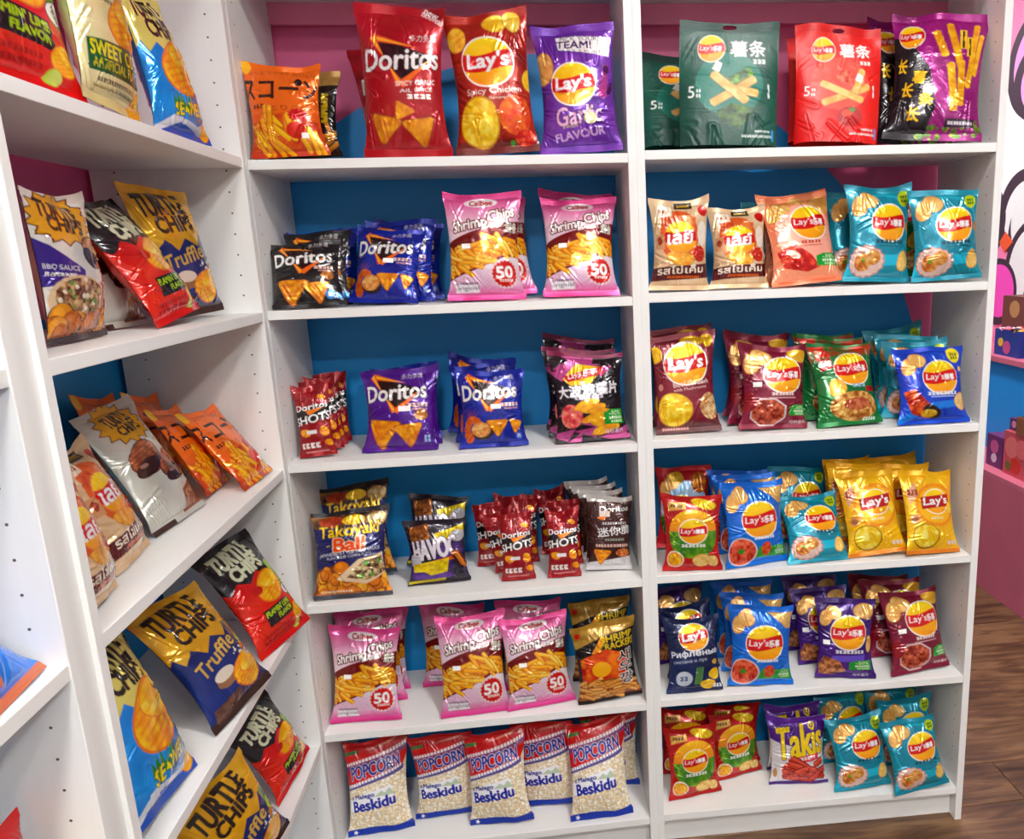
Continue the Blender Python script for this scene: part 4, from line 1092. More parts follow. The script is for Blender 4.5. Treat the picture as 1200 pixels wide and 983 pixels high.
def build_mesh(name, V, F, C=None):
    me = bpy.data.meshes.new(name)
    me.vertices.add(len(V)); me.vertices.foreach_set('co', V.astype(np.float32).ravel())
    n = len(F)
    me.loops.add(n * 4); me.loops.foreach_set('vertex_index', F.astype(np.int32).ravel())
    me.polygons.add(n)
    me.polygons.foreach_set('loop_start', np.arange(0, n * 4, 4, dtype=np.int32))
    me.polygons.foreach_set('use_smooth', np.ones(n, bool))
    me.update(calc_edges=True)
    if C is not None:
        at = me.attributes.new('print', 'FLOAT_COLOR', 'POINT')
        at.data.foreach_set('color', np.concatenate([C, np.ones((len(C), 1))], 1).astype(np.float32).ravel())
    return me

def make_pack(key, D, seed):
    """meshes of one pack: list of (part name, mesh)"""
    W, H, T, kind = D['W'], D['H'], D['T'], D.get('kind', 'pillow')
    nx = D.get('nx', 104); A = H / W; ny = int(round(nx * A))
    st, sb = (.075, .0) if kind == 'pouch' else (D.get('st', .06), D.get('sb', .055))
    if D.get('img') is None:
        c = Cv(nx, ny, A, (128, 128, 128)); D['fn'](c)
        D['img'] = c.out()
    img = D['img']
    s = Shape(W, H, T, seed, kind, st, sb, D.get('taper', 0))
    us = np.linspace(-1, 1, nx + 1)
    cuts = [0, int(round(st * ny)), int(round((1 - sb) * ny)), ny]
    bw, bs = (M_MATTE, M_MSEAL) if D.get('matte') else ((M_CLEAR if D.get('clear') else M_FILM), M_SEAL)
    back = np.median(img[:, :3].reshape(-1, 3), 0)
    parts = []
    for nm, a, b, mt in (('top_seal', cuts[0], cuts[1], bs), ('body', cuts[1], cuts[2], bw), ('bottom_seal', cuts[2], cuts[3], bs)):
        if b - a < 1: continue
        v1 = np.linspace(0, 1, ny + 1)[a:b + 1]
        U, Vv = np.meshgrid(us, v1)
        fx, fy, fz = s.at(U, Vv, -1)
        V1 = np.stack([fx, fy, fz], -1).reshape(-1, 3)
        F1 = grid_faces(len(v1), nx + 1, 0, False)
        C1 = img[a:b + 1].reshape(-1, 3)
        if nm == 'top_seal' and kind == 'pouch':      # punched hanging slot
            cen = V1[F1].mean(1)
            keep = ~(((cen[:, 0] / (.055 * W * 1.3)) ** 2 + ((cen[:, 2] - H * .955) / .0048) ** 2) < 1)
            bu, bv = us, v1
        else:
            keep = np.ones(len(F1), bool)
            bu = np.linspace(-1, 1, 27); bv = np.linspace(v1[0], v1[-1], max(3, int(len(v1) / 4)))
        F1 = F1[keep]
        U2, V2 = np.meshgrid(bu, bv)
        gx, gy, gz = s.at(U2, V2, 1)
        VB = np.stack([gx, gy, gz], -1).reshape(-1, 3)
        FB = grid_faces(len(bv), len(bu), len(V1), True)
        if nm == 'top_seal' and kind == 'pouch':
            cen = np.concatenate([V1, VB])[FB].mean(1)
            FB = FB[~(((cen[:, 0] / (.055 * W * 1.3)) ** 2 + ((cen[:, 2] - H * .955) / .0048) ** 2) < 1)]
        CB = np.tile(back, (len(VB), 1))
        me = build_mesh(key + '_' + nm, np.concatenate([V1, VB]), np.concatenate([F1, FB]), np.concatenate([C1, CB]))
        me.materials.append(mt)
        parts.append((nm, me))
    if D.get('sticker'):
        x0, y0, w, h = D['sticker']
        u2 = np.linspace((x0 - w / 2) * 2 - 1, (x0 + w / 2) * 2 - 1, 9); v2 = np.linspace(y0 - h / 2 / A, y0 + h / 2 / A, 6)
        U, Vv = np.meshgrid(u2, v2)
        fx, fy, fz = s.at(U, Vv, -1)
        lo = np.stack([fx, fy - .0002, fz], -1).reshape(-1, 3); hi = np.stack([fx, fy - .0009, fz], -1).reshape(-1, 3)
        F = np.concatenate([grid_faces(6, 9, len(lo), False), grid_faces(6, 9, 0, True)])
        me = build_mesh(key + '_sticker', np.concatenate([lo, hi]), F)
        me.materials.append(M_STICK)
        parts.append(('price_sticker', me))
    return parts

# key: print, width, height, thickness, object name, category, description
DS = {}
def design(key, fn, W, H, T, name, cat, desc, **k):
    DS[key] = dict(fn=fn, W=W, H=H, T=T, name=name, cat=cat, desc=desc, **k)
PC, TC = 'potato_chip_bag', 'tortilla_chip_bag'
design('corn', d_corn, .150, .182, .042, 'corn_snack_bag', 'snack bag', 'orange corn snack bag with black lettering', sticker=(.72, .8, .09, .07))
design('blackgold', d_blackgold, .160, .190, .04, 'corn_snack_bag', 'snack bag', 'black snack bag with tan top')
design('dor_red', d_dor_red, .180, .289, .052, TC, 'chip bag', 'tall red triangle-chip bag', nx=116)
design('lay_chicken', d_chicken, .173, .274, .05, PC, 'chip bag', 'red-brown spicy chicken chip bag', nx=112)
design('lay_garlic', d_garlic, .173, .252, .05, PC, 'chip bag', 'purple garlic flavour chip bag', nx=112)
design('dor_black', d_dor_black, .146, .158, .038, TC, 'chip bag', 'black triangle-chip bag')
design('dor_blue', d_dor_blue, .154, .174, .042, TC, 'chip bag', 'dark blue triangle-chip bag', sticker=(.55, .47, .13, .07), var=2)
design('shrimp', d_shrimp, .167, .225, .046, 'shrimp_chip_bag', 'snack bag', 'pink shrimp chips bag', sticker=(.3, .5, .11, .06), var=2)
design('shots', d_shots, .080, .160, .024, TC, 'chip bag', 'slim red mini chip bag', nx=84, var=2)
design('dor_purple', d_dor_purple, .168, .183, .045, TC, 'chip bag', 'purple triangle-chip bag', sticker=(.57, .49, .14, .07))
design('wave', d_wave, .172, .205, .046, PC, 'chip bag', 'black and pink wavy chip bag')
design('tako', d_tako, .172, .205, .047, 'corn_puff_bag', 'snack bag', 'navy takoyaki corn puff bag')
design('havoc', d_havoc, .144, .164, .038, 'corn_snack_bag', 'snack bag', 'black, purple and yellow snack bag')
design('dor_brown', d_brown, .110, .182, .031, TC, 'chip bag', 'brown and silver mini chip bag')
design('cracker', d_cracker, .159, .203, .044, 'shrimp_cracker_bag', 'snack bag', 'black and gold shrimp crackers bag')
design('popcorn', d_popcorn, .159, .230, .05, 'popcorn_bag', 'popcorn bag', 'clear popcorn bag with red top', st=.035, sb=.06, var=2, clear=True)
design('pouch_green', d_pouch_green, .213, .251, .05, 'potato_stick_pouch', 'chip pouch', 'dark green matte potato stick pouch', kind='pouch', matte=True, nx=116)
design('pouch_red', d_pouch_red, .188, .250, .05, 'potato_stick_pouch', 'chip pouch', 'bright red matte potato stick pouch', kind='pouch', matte=True, nx=112)
design('long', d_long, .209, .290, .05, 'potato_stick_bag', 'chip bag', 'purple and black long potato stick bag', nx=116)
design('thai', d_thai, .134, .182, .045, PC, 'chip bag', 'beige salted egg chip bag')
design('peach', d_peach, .169, .210, .046, PC, 'chip bag', 'peach pink chip bag', sticker=(.22, .5, .14, .07))
design('teal', d_teal, .156, .197, .043, PC, 'chip bag', 'teal scallop chip bag', var=2)
design('goulash', d_goulash, .155, .228, .043, PC, 'chip bag', 'maroon beef goulash chip bag')
design('maroon', d_maroon, .164, .204, .045, PC, 'chip bag', 'maroon grilled meat chip bag', sticker=(.26, .47, .13, .07))
design('lay_green', d_green, .162, .200, .044, PC, 'chip bag', 'dark green noodle-print chip bag')
design('lobster', d_lobster, .178, .180, .048, PC, 'chip bag', 'royal blue lobster chip bag')
design('field', d_field, .143, .188, .04, PC, 'chip bag', 'red chip bag with field picture')
design('sky', d_sky, .143, .188, .04, PC, 'chip bag', 'red chip bag with blue sky picture')
design('tomato', d_tomato, .165, .198, .045, PC, 'chip bag', 'sky blue tomato chip bag')
design('yellow', d_yellow, .147, .201, .041, PC, 'chip bag', 'golden yellow chip bag')
design('navy', d_navy, .141, .182, .039, PC, 'chip bag', 'navy ridged chip bag')
design('lay_purple', d_lpurple, .152, .196, .042, PC, 'chip bag', 'dark violet steak chip bag', sticker=(.2, .53, .13, .07))
design('takis', d_takis, .158, .178, .043, 'rolled_chip_bag', 'chip bag', 'white and purple rolled chip bag')
TU = 'layered_corn_chip_bag'
design('flamin', d_flamin, .166, .224, .054, TU, 'chip bag', 'red and black lime corn chip bag', nx=124, var=2)
design('sweetcorn', d_sweetcorn, .168, .228, .055, TU, 'chip bag', 'pale yellow sweet corn chip bag', nx=124)
design('seaweed', d_seaweed, .168, .228, .055, TU, 'chip bag', 'blue and cream seaweed chip bag', nx=128, taper=.3)
design('bbq', d_bbq, .168, .222, .052, TU, 'chip bag', 'white corn chip bag with purple band', nx=124)
design('choco', d_choco, .168, .226, .054, TU, 'chip bag', 'grey chocolate corn chip bag', nx=124)
design('truffle', d_truffle, .168, .228, .055, TU, 'chip bag', 'navy and gold truffle chip bag', nx=128)
design('bluepuff', d_bluepuff, .17, .22, .055, 'corn_puff_bag', 'snack bag', 'bright blue puff bag with white and orange pattern')
design('redpuff', d_redpuff, .17, .22, .055, 'corn_puff_bag', 'snack bag', 'red puff bag with white stripes')

# design, unit, shelf, x, depth, turn, lean, roll, height factor
BAGS = [
    ('corn', 'c', 1, 0.101, 0.010, 0.025, 0.191, -0.039, 0.998),
    ('blackgold', 'c', 1, 0.106, 0.097, -0.203, 0.297, -0.068, 0.977),
    ('dor_red', 'c', 1, 0.329, 0.032, -0.074, 0.040, 0.010, 1.010),
    ('dor_red', 'c', 1, 0.320, 0.120, 0.092, 0.449, -0.115, 0.964),
    ('lay_chicken', 'c', 1, 0.512, 0.033, -0.043, 0.096, -0.047, 1.019),
    ('lay_garlic', 'c', 1, 0.687, 0.032, -0.111, 0.124, -0.039, 1.019),
    ('dor_black', 'c', 2, 0.100, 0.020, 0.132, 0.445, -0.036, 0.943),
    ('dor_black', 'c', 2, 0.100, 0.092, -0.126, 0.216, -0.013, 1.012),
    ('dor_blue', 'c', 2, 0.100, 0.164, 0.083, 0.280, -0.001, 0.956),
    ('dor_blue', 'c', 2, 0.243, 0.053, -0.195, 0.423, 0.043, 0.975),
    ('dor_blue', 'c', 2, 0.270, 0.116, -0.082, 0.217, 0.051, 1.013),
    ('dor_blue', 'c', 2, 0.283, 0.171, -0.007, 0.195, 0.038, 1.006),
    ('shrimp', 'c', 2, 0.467, 0.041, 0.021, 0.130, 0.014, 1.016),
    ('shrimp', 'c', 2, 0.492, 0.109, 0.087, 0.246, -0.051, 0.999),
    ('shrimp', 'c', 2, 0.674, 0.046, -0.047, 0.264, 0.015, 0.980),
    ('shrimp', 'c', 2, 0.674, 0.126, -0.022, 0.200, 0.005, 1.039),
    ('shots', 'c', 3, 0.072, 0.046, 0.000, 0.205, -0.080, 0.991),
    ('shots', 'c', 3, 0.073, 0.106, 0.052, 0.176, -0.077, 1.005),
    ('shots', 'c', 3, 0.072, 0.148, 0.035, 0.154, -0.062, 1.021),
    ('shots', 'c', 3, 0.072, 0.192, -0.054, 0.188, -0.050, 1.028),
    ('dor_purple', 'c', 3, 0.247, 0.059, -0.057, 0.270, -0.007, 1.010),
    ('dor_purple', 'c', 3, 0.249, 0.119, -0.015, 0.235, -0.003, 0.979),
    ('dor_blue', 'c', 3, 0.251, 0.181, 0.004, 0.200, -0.026, 1.000),
    ('dor_blue', 'c', 3, 0.458, 0.045, 0.024, 0.175, -0.000, 1.004),
    ('dor_blue', 'c', 3, 0.443, 0.116, 0.023, 0.170, -0.021, 1.034),
    ('dor_blue', 'c', 3, 0.418, 0.185, 0.019, 0.164, 0.068, 1.052),
    ('wave', 'c', 3, 0.684, 0.035, 0.016, 0.207, -0.036, 0.979),
    ('wave', 'c', 3, 0.670, 0.110, -0.021, 0.179, -0.030, 0.988),
    ('wave', 'c', 3, 0.666, 0.177, 0.033, 0.158, 0.021, 1.087),
    ('tako', 'c', 4, 0.116, 0.025, 0.061, 0.289, 0.022, 0.973),
    ('tako', 'c', 4, 0.109, 0.154, -0.142, 0.207, -0.065, 1.076),
    ('havoc', 'c', 4, 0.305, 0.070, 0.053, 0.114, -0.012, 0.931),
    ('havoc', 'c', 4, 0.286, 0.173, 0.014, 0.214, 0.088, 1.061),
    ('shots', 'c', 4, 0.492, 0.051, 0.008, 0.175, -0.015, 0.982),
    ('shots', 'c', 4, 0.475, 0.103, -0.008, 0.040, -0.193, 0.931),
    ('shots', 'c', 4, 0.428, 0.157, -0.005, 0.141, -0.041, 0.960),
    ('shots', 'c', 4, 0.449, 0.198, -0.100, 0.215, 0.131, 0.985),
    ('shots', 'c', 4, 0.501, 0.162, -0.011, 0.228, 0.018, 1.039),
    ('shots', 'c', 4, 0.601, 0.048, -0.021, 0.191, 0.004, 0.998),
    ('shots', 'c', 4, 0.611, 0.123, -0.011, 0.172, -0.017, 0.992),
    ('shots', 'c', 4, 0.588, 0.206, -0.007, 0.224, -0.069, 1.041),
    ('dor_brown', 'c', 4, 0.710, 0.067, -0.042, 0.176, 0.046, 0.986),
    ('dor_brown', 'c', 4, 0.711, 0.109, 0.023, 0.196, -0.053, 0.998),
    ('dor_brown', 'c', 4, 0.706, 0.150, 0.042, 0.200, -0.096, 1.001),
    ('dor_brown', 'c', 4, 0.695, 0.192, 0.056, 0.213, -0.124, 1.007),
    ('shrimp', 'c', 5, 0.107, 0.041, -0.047, 0.301, 0.005, 0.987),
    ('shrimp', 'c', 5, 0.107, 0.121, 0.059, 0.223, 0.023, 1.017),
    ('shrimp', 'c', 5, 0.107, 0.180, -0.013, 0.140, 0.033, 0.967),
    ('shrimp', 'c', 5, 0.370, 0.025, 0.066, 0.271, -0.000, 1.059),
    ('shrimp', 'c', 5, 0.307, 0.171, -0.100, 0.161, -0.010, 0.960),
    ('shrimp', 'c', 5, 0.528, 0.034, 0.158, 0.261, -0.001, 0.971),
    ('shrimp', 'c', 5, 0.516, 0.128, 0.078, 0.219, -0.036, 0.977),
    ('cracker', 'c', 5, 0.697, 0.026, 0.080, 0.151, -0.054, 0.974),
    ('cracker', 'c', 5, 0.689, 0.134, 0.011, 0.223, -0.007, 1.019),
    ('popcorn', 'c', 6, 0.108, 0.060, 0.101, 0.233, 0.008, 1.013),
    ('popcorn', 'c', 6, 0.267, 0.095, 0.006, 0.092, -0.019, 0.970),
    ('popcorn', 'c', 6, 0.409, 0.039, -0.092, 0.165, -0.050, 1.024),
    ('popcorn', 'c', 6, 0.525, 0.090, -0.137, 0.132, -0.038, 0.982),
    ('popcorn', 'c', 6, 0.662, 0.020, 0.050, 0.287, 0.000, 1.055),
    ('popcorn', 'c', 6, 0.693, 0.144, -0.109, 0.040, -0.000, 0.950),
    ('pouch_green', 'r', 1, 0.134, 0.140, 0.051, 0.405, 0.082, 0.969),
    ('pouch_green', 'r', 1, 0.203, 0.032, -0.077, 0.088, 0.033, 1.019),
    ('pouch_red', 'r', 1, 0.443, 0.039, -0.043, 0.138, 0.049, 1.012),
    ('pouch_red', 'r', 1, 0.446, 0.105, 0.099, 0.291, 0.108, 0.996),
    ('long', 'r', 1, 0.659, 0.034, -0.254, 0.239, 0.084, 0.975),
    ('long', 'r', 1, 0.670, 0.138, 0.232, 0.281, 0.089, 1.044),
    ('thai', 'r', 2, 0.091, 0.044, -0.025, 0.066, 0.024, 1.086),
    ('thai', 'r', 2, 0.230, 0.052, 0.007, 0.222, 0.012, 1.007),
    ('peach', 'r', 2, 0.387, 0.044, 0.078, 0.369, -0.066, 0.997),
    ('peach', 'r', 2, 0.383, 0.111, 0.028, 0.202, -0.032, 0.999),
    ('teal', 'r', 2, 0.345, 0.170, 0.001, 0.190, 0.019, 1.004),
    ('teal', 'r', 2, 0.537, 0.121, 0.060, 0.189, 0.025, 1.062),
    ('teal', 'r', 2, 0.547, 0.042, 0.017, 0.132, 0.052, 1.091),
    ('teal', 'r', 2, 0.699, 0.010, -0.135, 0.077, -0.048, 1.005),
    ('lay_green', 'r', 2, 0.684, 0.121, 0.016, 0.039, 0.100, 0.930),
    ('goulash', 'r', 3, 0.109, 0.050, 0.014, 0.250, -0.016, 1.015),
    ('goulash', 'r', 3, 0.108, 0.126, 0.088, 0.196, 0.018, 1.046),
    ('maroon', 'r', 3, 0.306, 0.037, 0.037, 0.234, 0.037, 0.958),
    ('maroon', 'r', 3, 0.294, 0.118, 0.168, 0.232, 0.023, 1.048),
    ('maroon', 'r', 3, 0.299, 0.185, -0.012, 0.186, 0.050, 1.015),
    ('lay_green', 'r', 3, 0.493, 0.033, 0.050, 0.392, -0.041, 0.986),
    ('lay_green', 'r', 3, 0.471, 0.110, -0.009, 0.195, 0.023, 1.004),
    ('lay_green', 'r', 3, 0.491, 0.170, 0.058, 0.281, -0.029, 1.018),
    ('lobster', 'r', 3, 0.688, 0.013, 0.034, 0.279, 0.004, 0.999),
    ('teal', 'r', 3, 0.674, 0.092, -0.158, 0.125, 0.002, 0.944),
    ('teal', 'r', 3, 0.680, 0.152, -0.177, 0.129, -0.000, 0.984),
    ('teal', 'r', 3, 0.698, 0.221, -0.037, 0.166, -0.101, 1.024),
    ('field', 'r', 4, 0.106, 0.018, -0.126, 0.138, 0.001, 0.966),
    ('sky', 'r', 4, 0.105, 0.163, 0.054, 0.230, 0.058, 1.101),
    ('tomato', 'r', 4, 0.267, 0.026, 0.228, 0.205, 0.005, 1.013),
    ('tomato', 'r', 4, 0.269, 0.115, 0.077, 0.190, -0.035, 0.974),
    ('tomato', 'r', 4, 0.259, 0.173, 0.022, 0.174, 0.001, 0.964),
    ('teal', 'r', 4, 0.418, 0.018, 0.072, 0.601, -0.000, 0.869),
    ('teal', 'r', 4, 0.412, 0.156, 0.087, 0.207, 0.035, 0.971),
    ('yellow', 'r', 4, 0.568, 0.024, -0.062, 0.403, -0.094, 1.020),
    ('yellow', 'r', 4, 0.704, 0.013, 0.164, 0.396, 0.065, 1.005),
    ('yellow', 'r', 4, 0.541, 0.128, 0.086, 0.134, 0.036, 1.014),
    ('yellow', 'r', 4, 0.552, 0.189, 0.292, 0.141, 0.019, 1.002),
    ('yellow', 'r', 4, 0.680, 0.128, 0.026, 0.240, 0.017, 0.963),
    ('yellow', 'r', 4, 0.711, 0.193, 0.209, 0.324, -0.055, 0.986),
    ('navy', 'r', 5, 0.107, 0.024, -0.003, 0.291, -0.010, 1.006),
    ('navy', 'r', 5, 0.119, 0.109, 0.164, 0.224, -0.071, 0.990),
    ('lay_purple', 'r', 5, 0.106, 0.186, 0.192, 0.296, -0.004, 0.998),
    ('tomato', 'r', 5, 0.275, 0.029, -0.063, 0.180, 0.027, 1.014),
    ('tomato', 'r', 5, 0.274, 0.104, -0.099, 0.210, 0.007, 1.015),
    ('tomato', 'r', 5, 0.276, 0.181, -0.038, 0.192, -0.044, 1.012),
    ('lay_purple', 'r', 5, 0.496, 0.031, -0.146, 0.212, 0.023, 1.019),
    ('lay_purple', 'r', 5, 0.475, 0.114, -0.009, 0.300, -0.040, 0.991),
    ('lay_purple', 'r', 5, 0.462, 0.193, 0.016, 0.218, 0.013, 1.008),
    ('maroon', 'r', 5, 0.695, 0.031, 0.126, 0.362, -0.047, 1.001),
    ('maroon', 'r', 5, 0.671, 0.119, -0.075, 0.297, -0.072, 0.969),
    ('maroon', 'r', 5, 0.638, 0.183, -0.053, 0.140, 0.011, 0.967),
    ('field', 'r', 6, 0.109, 0.058, 0.130, 0.169, -0.020, 0.996),
    ('field', 'r', 6, 0.237, 0.124, 0.234, 0.155, -0.020, 0.957),
    ('field', 'r', 6, 0.101, 0.160, -0.002, 0.125, 0.000, 0.975),
    ('field', 'r', 6, 0.240, 0.180, 0.034, 0.040, -0.000, 0.957),
    ('takis', 'r', 6, 0.390, 0.071, -0.068, 0.216, 0.000, 1.001),
    ('takis', 'r', 6, 0.400, 0.141, 0.042, 0.145, -0.000, 0.993),
    ('teal', 'r', 6, 0.551, 0.026, 0.051, 0.351, -0.037, 0.924),
    ('teal', 'r', 6, 0.699, -0.004, 0.104, 0.357, -0.079, 0.902),
    ('teal', 'r', 6, 0.699, 0.115, 0.051, 0.062, -0.002, 0.966),
    ('teal', 'r', 6, 0.693, 0.181, -0.010, 0.040, -0.042, 0.940),
    ('teal', 'r', 6, 0.547, 0.153, 0.151, 0.202, -0.005, 0.932),
    ('flamin', 'l', 1, 0.150, 0.050, -0.350, 0.300, 0.120, 1.200, 1.150),
    ('sweetcorn', 'l', 1, 0.315, 0.016, 0.025, 0.089, 0.061, 1.059),
    ('seaweed', 'l', 1, 0.551, 0.016, -0.127, 0.186, 0.011, 1.007),
    ('bbq', 'l', 2, 0.244, 0.077, 0.050, 0.038, 0.003, 0.863),
    ('choco', 'l', 2, 0.452, 0.121, -0.092, 0.333, -0.000, 0.902),
    ('flamin', 'l', 2, 0.500, 0.045, -0.100, 0.450, -0.150, 0.960),
    ('truffle', 'l', 2, 0.635, 0.075, -0.290, 0.112, -0.060, 1.000),
    ('thai', 'l', 3, 0.275, 0.074, 0.100, 0.335, 0.002, 1.012),
    ('thai', 'l', 3, 0.103, 0.039, 0.182, 0.192, 0.089, 0.906),
    ('choco', 'l', 3, 0.456, 0.078, -0.092, 0.482, -0.015, 0.986),
    ('corn', 'l', 3, 0.696, 0.023, -0.060, 0.594, -0.015, 0.970),
    ('corn', 'l', 3, 0.650, 0.083, 0.100, 0.463, 0.045, 0.977),
    ('corn', 'l', 3, 0.680, 0.180, 0.064, 0.197, 0.087, 0.997),
    ('corn', 'l', 3, 0.620, 0.230, 0.050, 0.197, 0.063, 1.064),
    ('flamin', 'l', 4, 0.649, -0.003, -0.340, 0.516, -0.057, 1.050),
    ('truffle', 'l', 4, 0.398, 0.001, -0.288, 0.465, -0.084, 1.002),
    ('flamin', 'l', 4, 0.272, 0.105, 0.100, 0.200, 0.000, 0.950),
    ('seaweed', 'l', 4, 0.142, 0.025, 0.020, 0.283, 0.120, 1.150, 1.150),
    ('flamin', 'l', 5, 0.656, 0.022, -0.184, 0.415, -0.133, 0.786),
    ('truffle', 'l', 5, 0.372, 0.002, -0.364, 0.064, -0.316, 0.961),
    ('bluepuff', 'f', 3, 0.692, 0.012, 0.1, 0.75, 0, 1.0),
    ('redpuff', 'f', 4, 0.688, 0.055, 0, 0.15, 0, 0.74),
]
SHELF = ['top', 'second', 'third', 'fourth', 'fifth', 'lowest']
UNAME = {'c': 'middle', 'r': 'right', 'l': 'corner', 'f': 'far-left'}
def where_words():
    out = [None] * len(BAGS)
    groups = {}
    for i, b in enumerate(BAGS): groups.setdefault((b[0], b[1], b[2]), []).append(i)
    for (k, u, s), ids in groups.items():
        place = '%s shelf of %s bookcase' % (SHELF[s - 1], UNAME[u])
        if len(ids) == 1:
            out[ids[0]] = (place, 0); continue
        cols = []
        for i in sorted(ids, key=lambda q: BAGS[q][3]):
            for cl in cols:
                if abs(BAGS[cl[0]][3] - BAGS[i][3]) < max(.055, DS[k]['W'] * .42): cl.append(i); break
            else: cols.append([i])
        cn = {1: [''], 2: ['left stack, ', 'right stack, '], 3: ['left stack, ', 'middle stack, ', 'right stack, '],
              4: ['leftmost, ', 'second from left, ', 'third from left, ', 'rightmost, ']}
        names = cn.get(len(cols)) or ['%s from left, ' % w for w in ('first', 'second', 'third', 'fourth', 'fifth', 'sixth')]
        for cl, nm in zip(cols, names):
            cl.sort(key=lambda q: BAGS[q][4])
            rk = [''] if len(cl) == 1 else (['front, ', 'rear, '] if len(cl) == 2 else ['front, ', 'second, ', 'third, ', 'fourth, ', 'fifth, '])
            if len(cl) > 2: rk = rk[:len(cl) - 1] + ['rearmost, ']
            for i, r_ in zip(cl, rk): out[i] = (nm + r_ + place, 1)
    return out
WH = where_words()
MESH = {}
def place_bag(i):
    k, u, s, x, d, yaw, lean, roll, sz = BAGS[i][:9]
    sw = BAGS[i][9] if len(BAGS[i]) > 9 else 1.0          # some packs are a larger size of the same print
    D = DS[k]
    vs = i % D.get('var', 1)
    if (k, vs) not in MESH:
        MESH[(k, vs)] = make_pack(k, D, sum(map(ord, k)) * 7 % 9973 + 31 * vs)
    root = empty(D['name'])
    Rz, Rx, Ry = Matrix.Rotation(yaw, 4, 'Z'), Matrix.Rotation(-lean, 4, 'X'), Matrix.Rotation(roll, 4, 'Y')
    up = sw * D['W'] / 2 * abs(math.sin(roll)) * math.cos(lean)
    root.matrix_world = UNIT[u] @ Matrix.Translation((x, d, ZS[s - 1] + UZ[u] + up + .0022)) @ Rz @ Rx @ Ry @ Matrix.Diagonal((sw, sw, sz, 1))
    tag(root, '%s, %s' % (D['desc'], WH[i][0]), D['cat'], '%ss on the %s' % (D['desc'], '%s shelf of %s bookcase' % (SHELF[s - 1], UNAME[u])) if WH[i][1] else None)
    for nm, me in MESH[(k, vs)]:
        o = bpy.data.objects.new(nm, me)
        COL.objects.link(o)
        o.parent = root
    return root
for i in range(len(BAGS)):
    place_bag(i)

# ------------------------------------------------------------------ pink display counter by the right wall
ct = empty('display_counter', (2.45, 0.4, 0))
tag(ct, 'stepped pink display counter along the right wall', 'counter')
link('front_panel', box_mesh('front_panel', 0, 0.02, 0, 3.2, 0, 0.515, .001), M_COUNTER, ct)
link('lower_ledge', box_mesh('lower_ledge', 0, 0.24, 0, 3.2, 0.515, 0.535, .001), M_LEDGE, ct)
link('riser', box_mesh('riser', 0.22, 0.24, 0, 3.2, 0.535, 0.955, .001), M_BLUEPANEL, ct)
link('upper_ledge', box_mesh('upper_ledge', 0.20, 0.48, 0, 3.2, 0.955, 0.98, .001), M_LEDGE, ct)
link('end_panel', box_mesh('end_panel', 0.02, 0.24, 0, 0.02, 0, 0.515, .001), M_COUNTER, ct)
link('end_panel', box_mesh('end_panel', 0.24, 0.48, 0, 0.02, 0, 0.955, .001), M_COUNTER, ct)

def box_thing(name, label, cat, loc, size, col, rz=0, lid=None, art=None, goods=None, tray=False):
    """a carton: four walls, floor, optional raised header card, printed blobs and goods inside"""
    t = empty(name, loc, (0, 0, rz))
    tag(t, label, cat, None)
    w, d, h = size
    m = plain(name + '_card', col, 0.5, 0.06, 40)
    e = 0.004
    for q in ((-w/2, w/2, -d/2, -d/2+e, 0, h), (-w/2, w/2, d/2-e, d/2, 0, h), (-w/2, -w/2+e, -d/2+e, d/2-e, 0, h), (w/2-e, w/2, -d/2+e, d/2-e, 0, h)):
        link('side', box_mesh('side', *q), m, t)
    link('bottom', box_mesh('bottom', -w/2+e, w/2-e, -d/2+e, d/2-e, 0, e), m, t)
    if not tray:
        link('top', box_mesh('top', -w/2+e, w/2-e, -d/2+e, d/2-e, h-e, h), m, t)
    if lid:
        lc, lh = lid
        ml = plain(name + '_header', lc, 0.5, 0.06, 40)
        pts = [(-d/2, 0), (d/2, 0), (d/2, lh*.7)] + [(d/2*math.cos(a), lh*.7 + lh*.3*math.sin(a)) for a in np.linspace(.2, 2.94, 10)] + [(-d/2, lh*.7)]
        o = link('header_card', disc_mesh('header_card', 0, .003, pts=pts), ml, t)
        o.matrix_local = Matrix.Translation((w/2 - .004, 0, h)) @ Matrix(((0, 0, -1, 0), (-1, 0, 0, 0), (0, 1, 0, 0), (0, 0, 0, 1)))
    if art:
        for k, (yy, zz, r, c2) in enumerate(art):
            o = link('printed_motif', disc_mesh('printed_motif', r, .0012 + .0004 * k, 24), plain(name + '_ink', c2, .5, .05, 60), t)
            o.matrix_local = Matrix.Translation((-w/2, yy, zz)) @ Matrix(((0, 0, -1, 0), (-1, 0, 0, 0), (0, 1, 0, 0), (0, 0, 0, 1)))
    return t
def sweet(loc, col, label, r=.018):
    import bmesh
    bm = bmesh.new(); bmesh.ops.create_uvsphere(bm, u_segments=10, v_segments=7, radius=r)
    for v in bm.verts: v.co.z *= .6; v.co.z += r * .6
    # twisted wrapper ends
    for s in (-1, 1):
        a = bm.verts.new((0, s * r * .8, r * .6)); ring = [bm.verts.new((r * .6 * math.cos(q), s * r * 1.7, r * .6 + r * .4 * math.sin(q))) for q in np.linspace(0, 6.28, 7)[:-1]]
        for j in range(6): bm.faces.new((a, ring[j], ring[(j + 1) % 6]))
    me = bpy.data.meshes.new('wrapped_sweet'); bm.to_mesh(me); bm.free()
    o = link('wrapped_sweet', me, plain('sweet_wrapper', col, .3, .1, 80)); o.location = loc; o.rotation_euler = (0, 0, loc[1] * 40)
    tag(o, label, 'sweet', 'wrapped sweets in the blue carton')
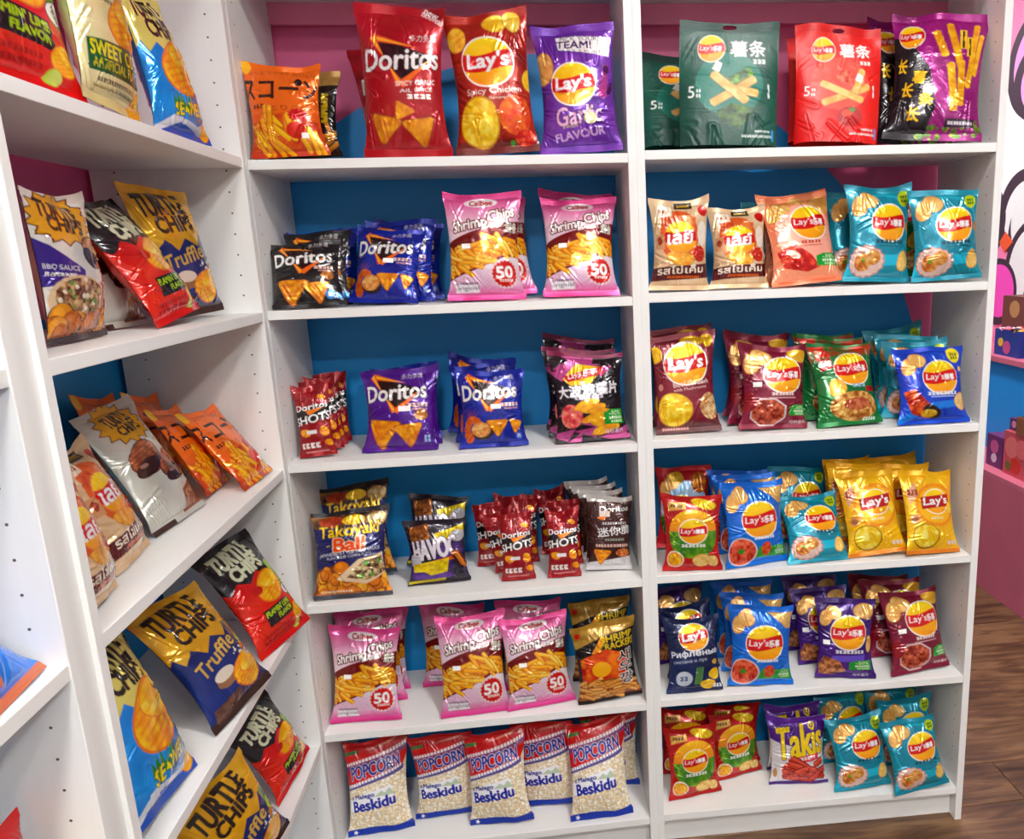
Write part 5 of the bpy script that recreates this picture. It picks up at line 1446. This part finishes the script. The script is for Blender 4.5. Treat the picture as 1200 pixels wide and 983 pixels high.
box_thing('candy_carton', 'pink candy carton with red round motifs on lower pink ledge', 'carton', (2.55, 1.225, .535), (.10, .18, .185), (206, 84, 96), 0,
          art=[(.035, .12, .045, (236, 120, 120)), (-.035, .125, .04, (232, 110, 116)), (0, .05, .035, (214, 50, 40)), (.05, .04, .02, (120, 110, 50))])
box_thing('candy_carton', 'green candy carton beside the pink one on lower ledge', 'carton', (2.55, 1.055, .535), (.10, .13, .18), (74, 140, 50), 0,
          art=[(0, .1, .04, (150, 180, 70)), (.02, .04, .02, (220, 210, 190))])
box_thing('candy_carton', 'dark purple candy carton at back of lower ledge', 'carton', (2.56, 1.40, .535), (.10, .12, .14), (110, 46, 110), 0,
          art=[(0, .09, .03, (206, 90, 150)), (.0, .04, .02, (230, 200, 220))])
box_thing('candy_carton', 'purple carton with pink header card stacked on the pink carton', 'carton', (2.56, 1.285, .722), (.08, .06, .05), (96, 40, 104), 0, lid=((226, 136, 140), .09),
          art=[(0, .025, .015, (220, 150, 180))])
box_thing('open_carton', 'open brown cardboard tray on top of the candy cartons', 'carton', (2.55, 1.13, .722), (.11, .20, .07), (140, 86, 56), 0, lid=((74, 36, 26), .12), tray=True)
t = box_thing('sweets_display_carton', 'blue display carton of sweets on upper pink ledge', 'carton', (2.76, 1.66, .98), (.13, .20, .12), (36, 60, 150), 0, lid=((34, 58, 158), .10), tray=True,
          art=[(0, .04, .03, (200, 80, 140)), (.05, .06, .02, (236, 190, 60))])
SW = [('yellow', (240, 190, 40)), ('red', (206, 40, 50)), ('white', (240, 240, 236)), ('dark', (60, 40, 60)), ('pink', (236, 130, 160))]
for k in range(14):
    sweet((2.715 + .03 * (k % 3), 1.585 + .035 * (k // 3), 1.085 + .006 * (k % 2)), SW[k % 5][1], 'small %s wrapped sweet heaped in blue display carton' % SW[k % 5][0])
box_thing('snack_carton', 'pale pink snack carton on the upper ledge, beside sweets display', 'carton', (2.76, 1.44, .98), (.12, .14, .12), (214, 140, 150), 0, art=[(0, .07, .03, (180, 60, 70))])
box_thing('snack_carton', 'brown carton behind the sweets display on upper ledge', 'carton', (2.86, 1.80, .98), (.10, .2, .26), (120, 66, 60), 0, art=[(0, .2, .04, (190, 140, 90))])
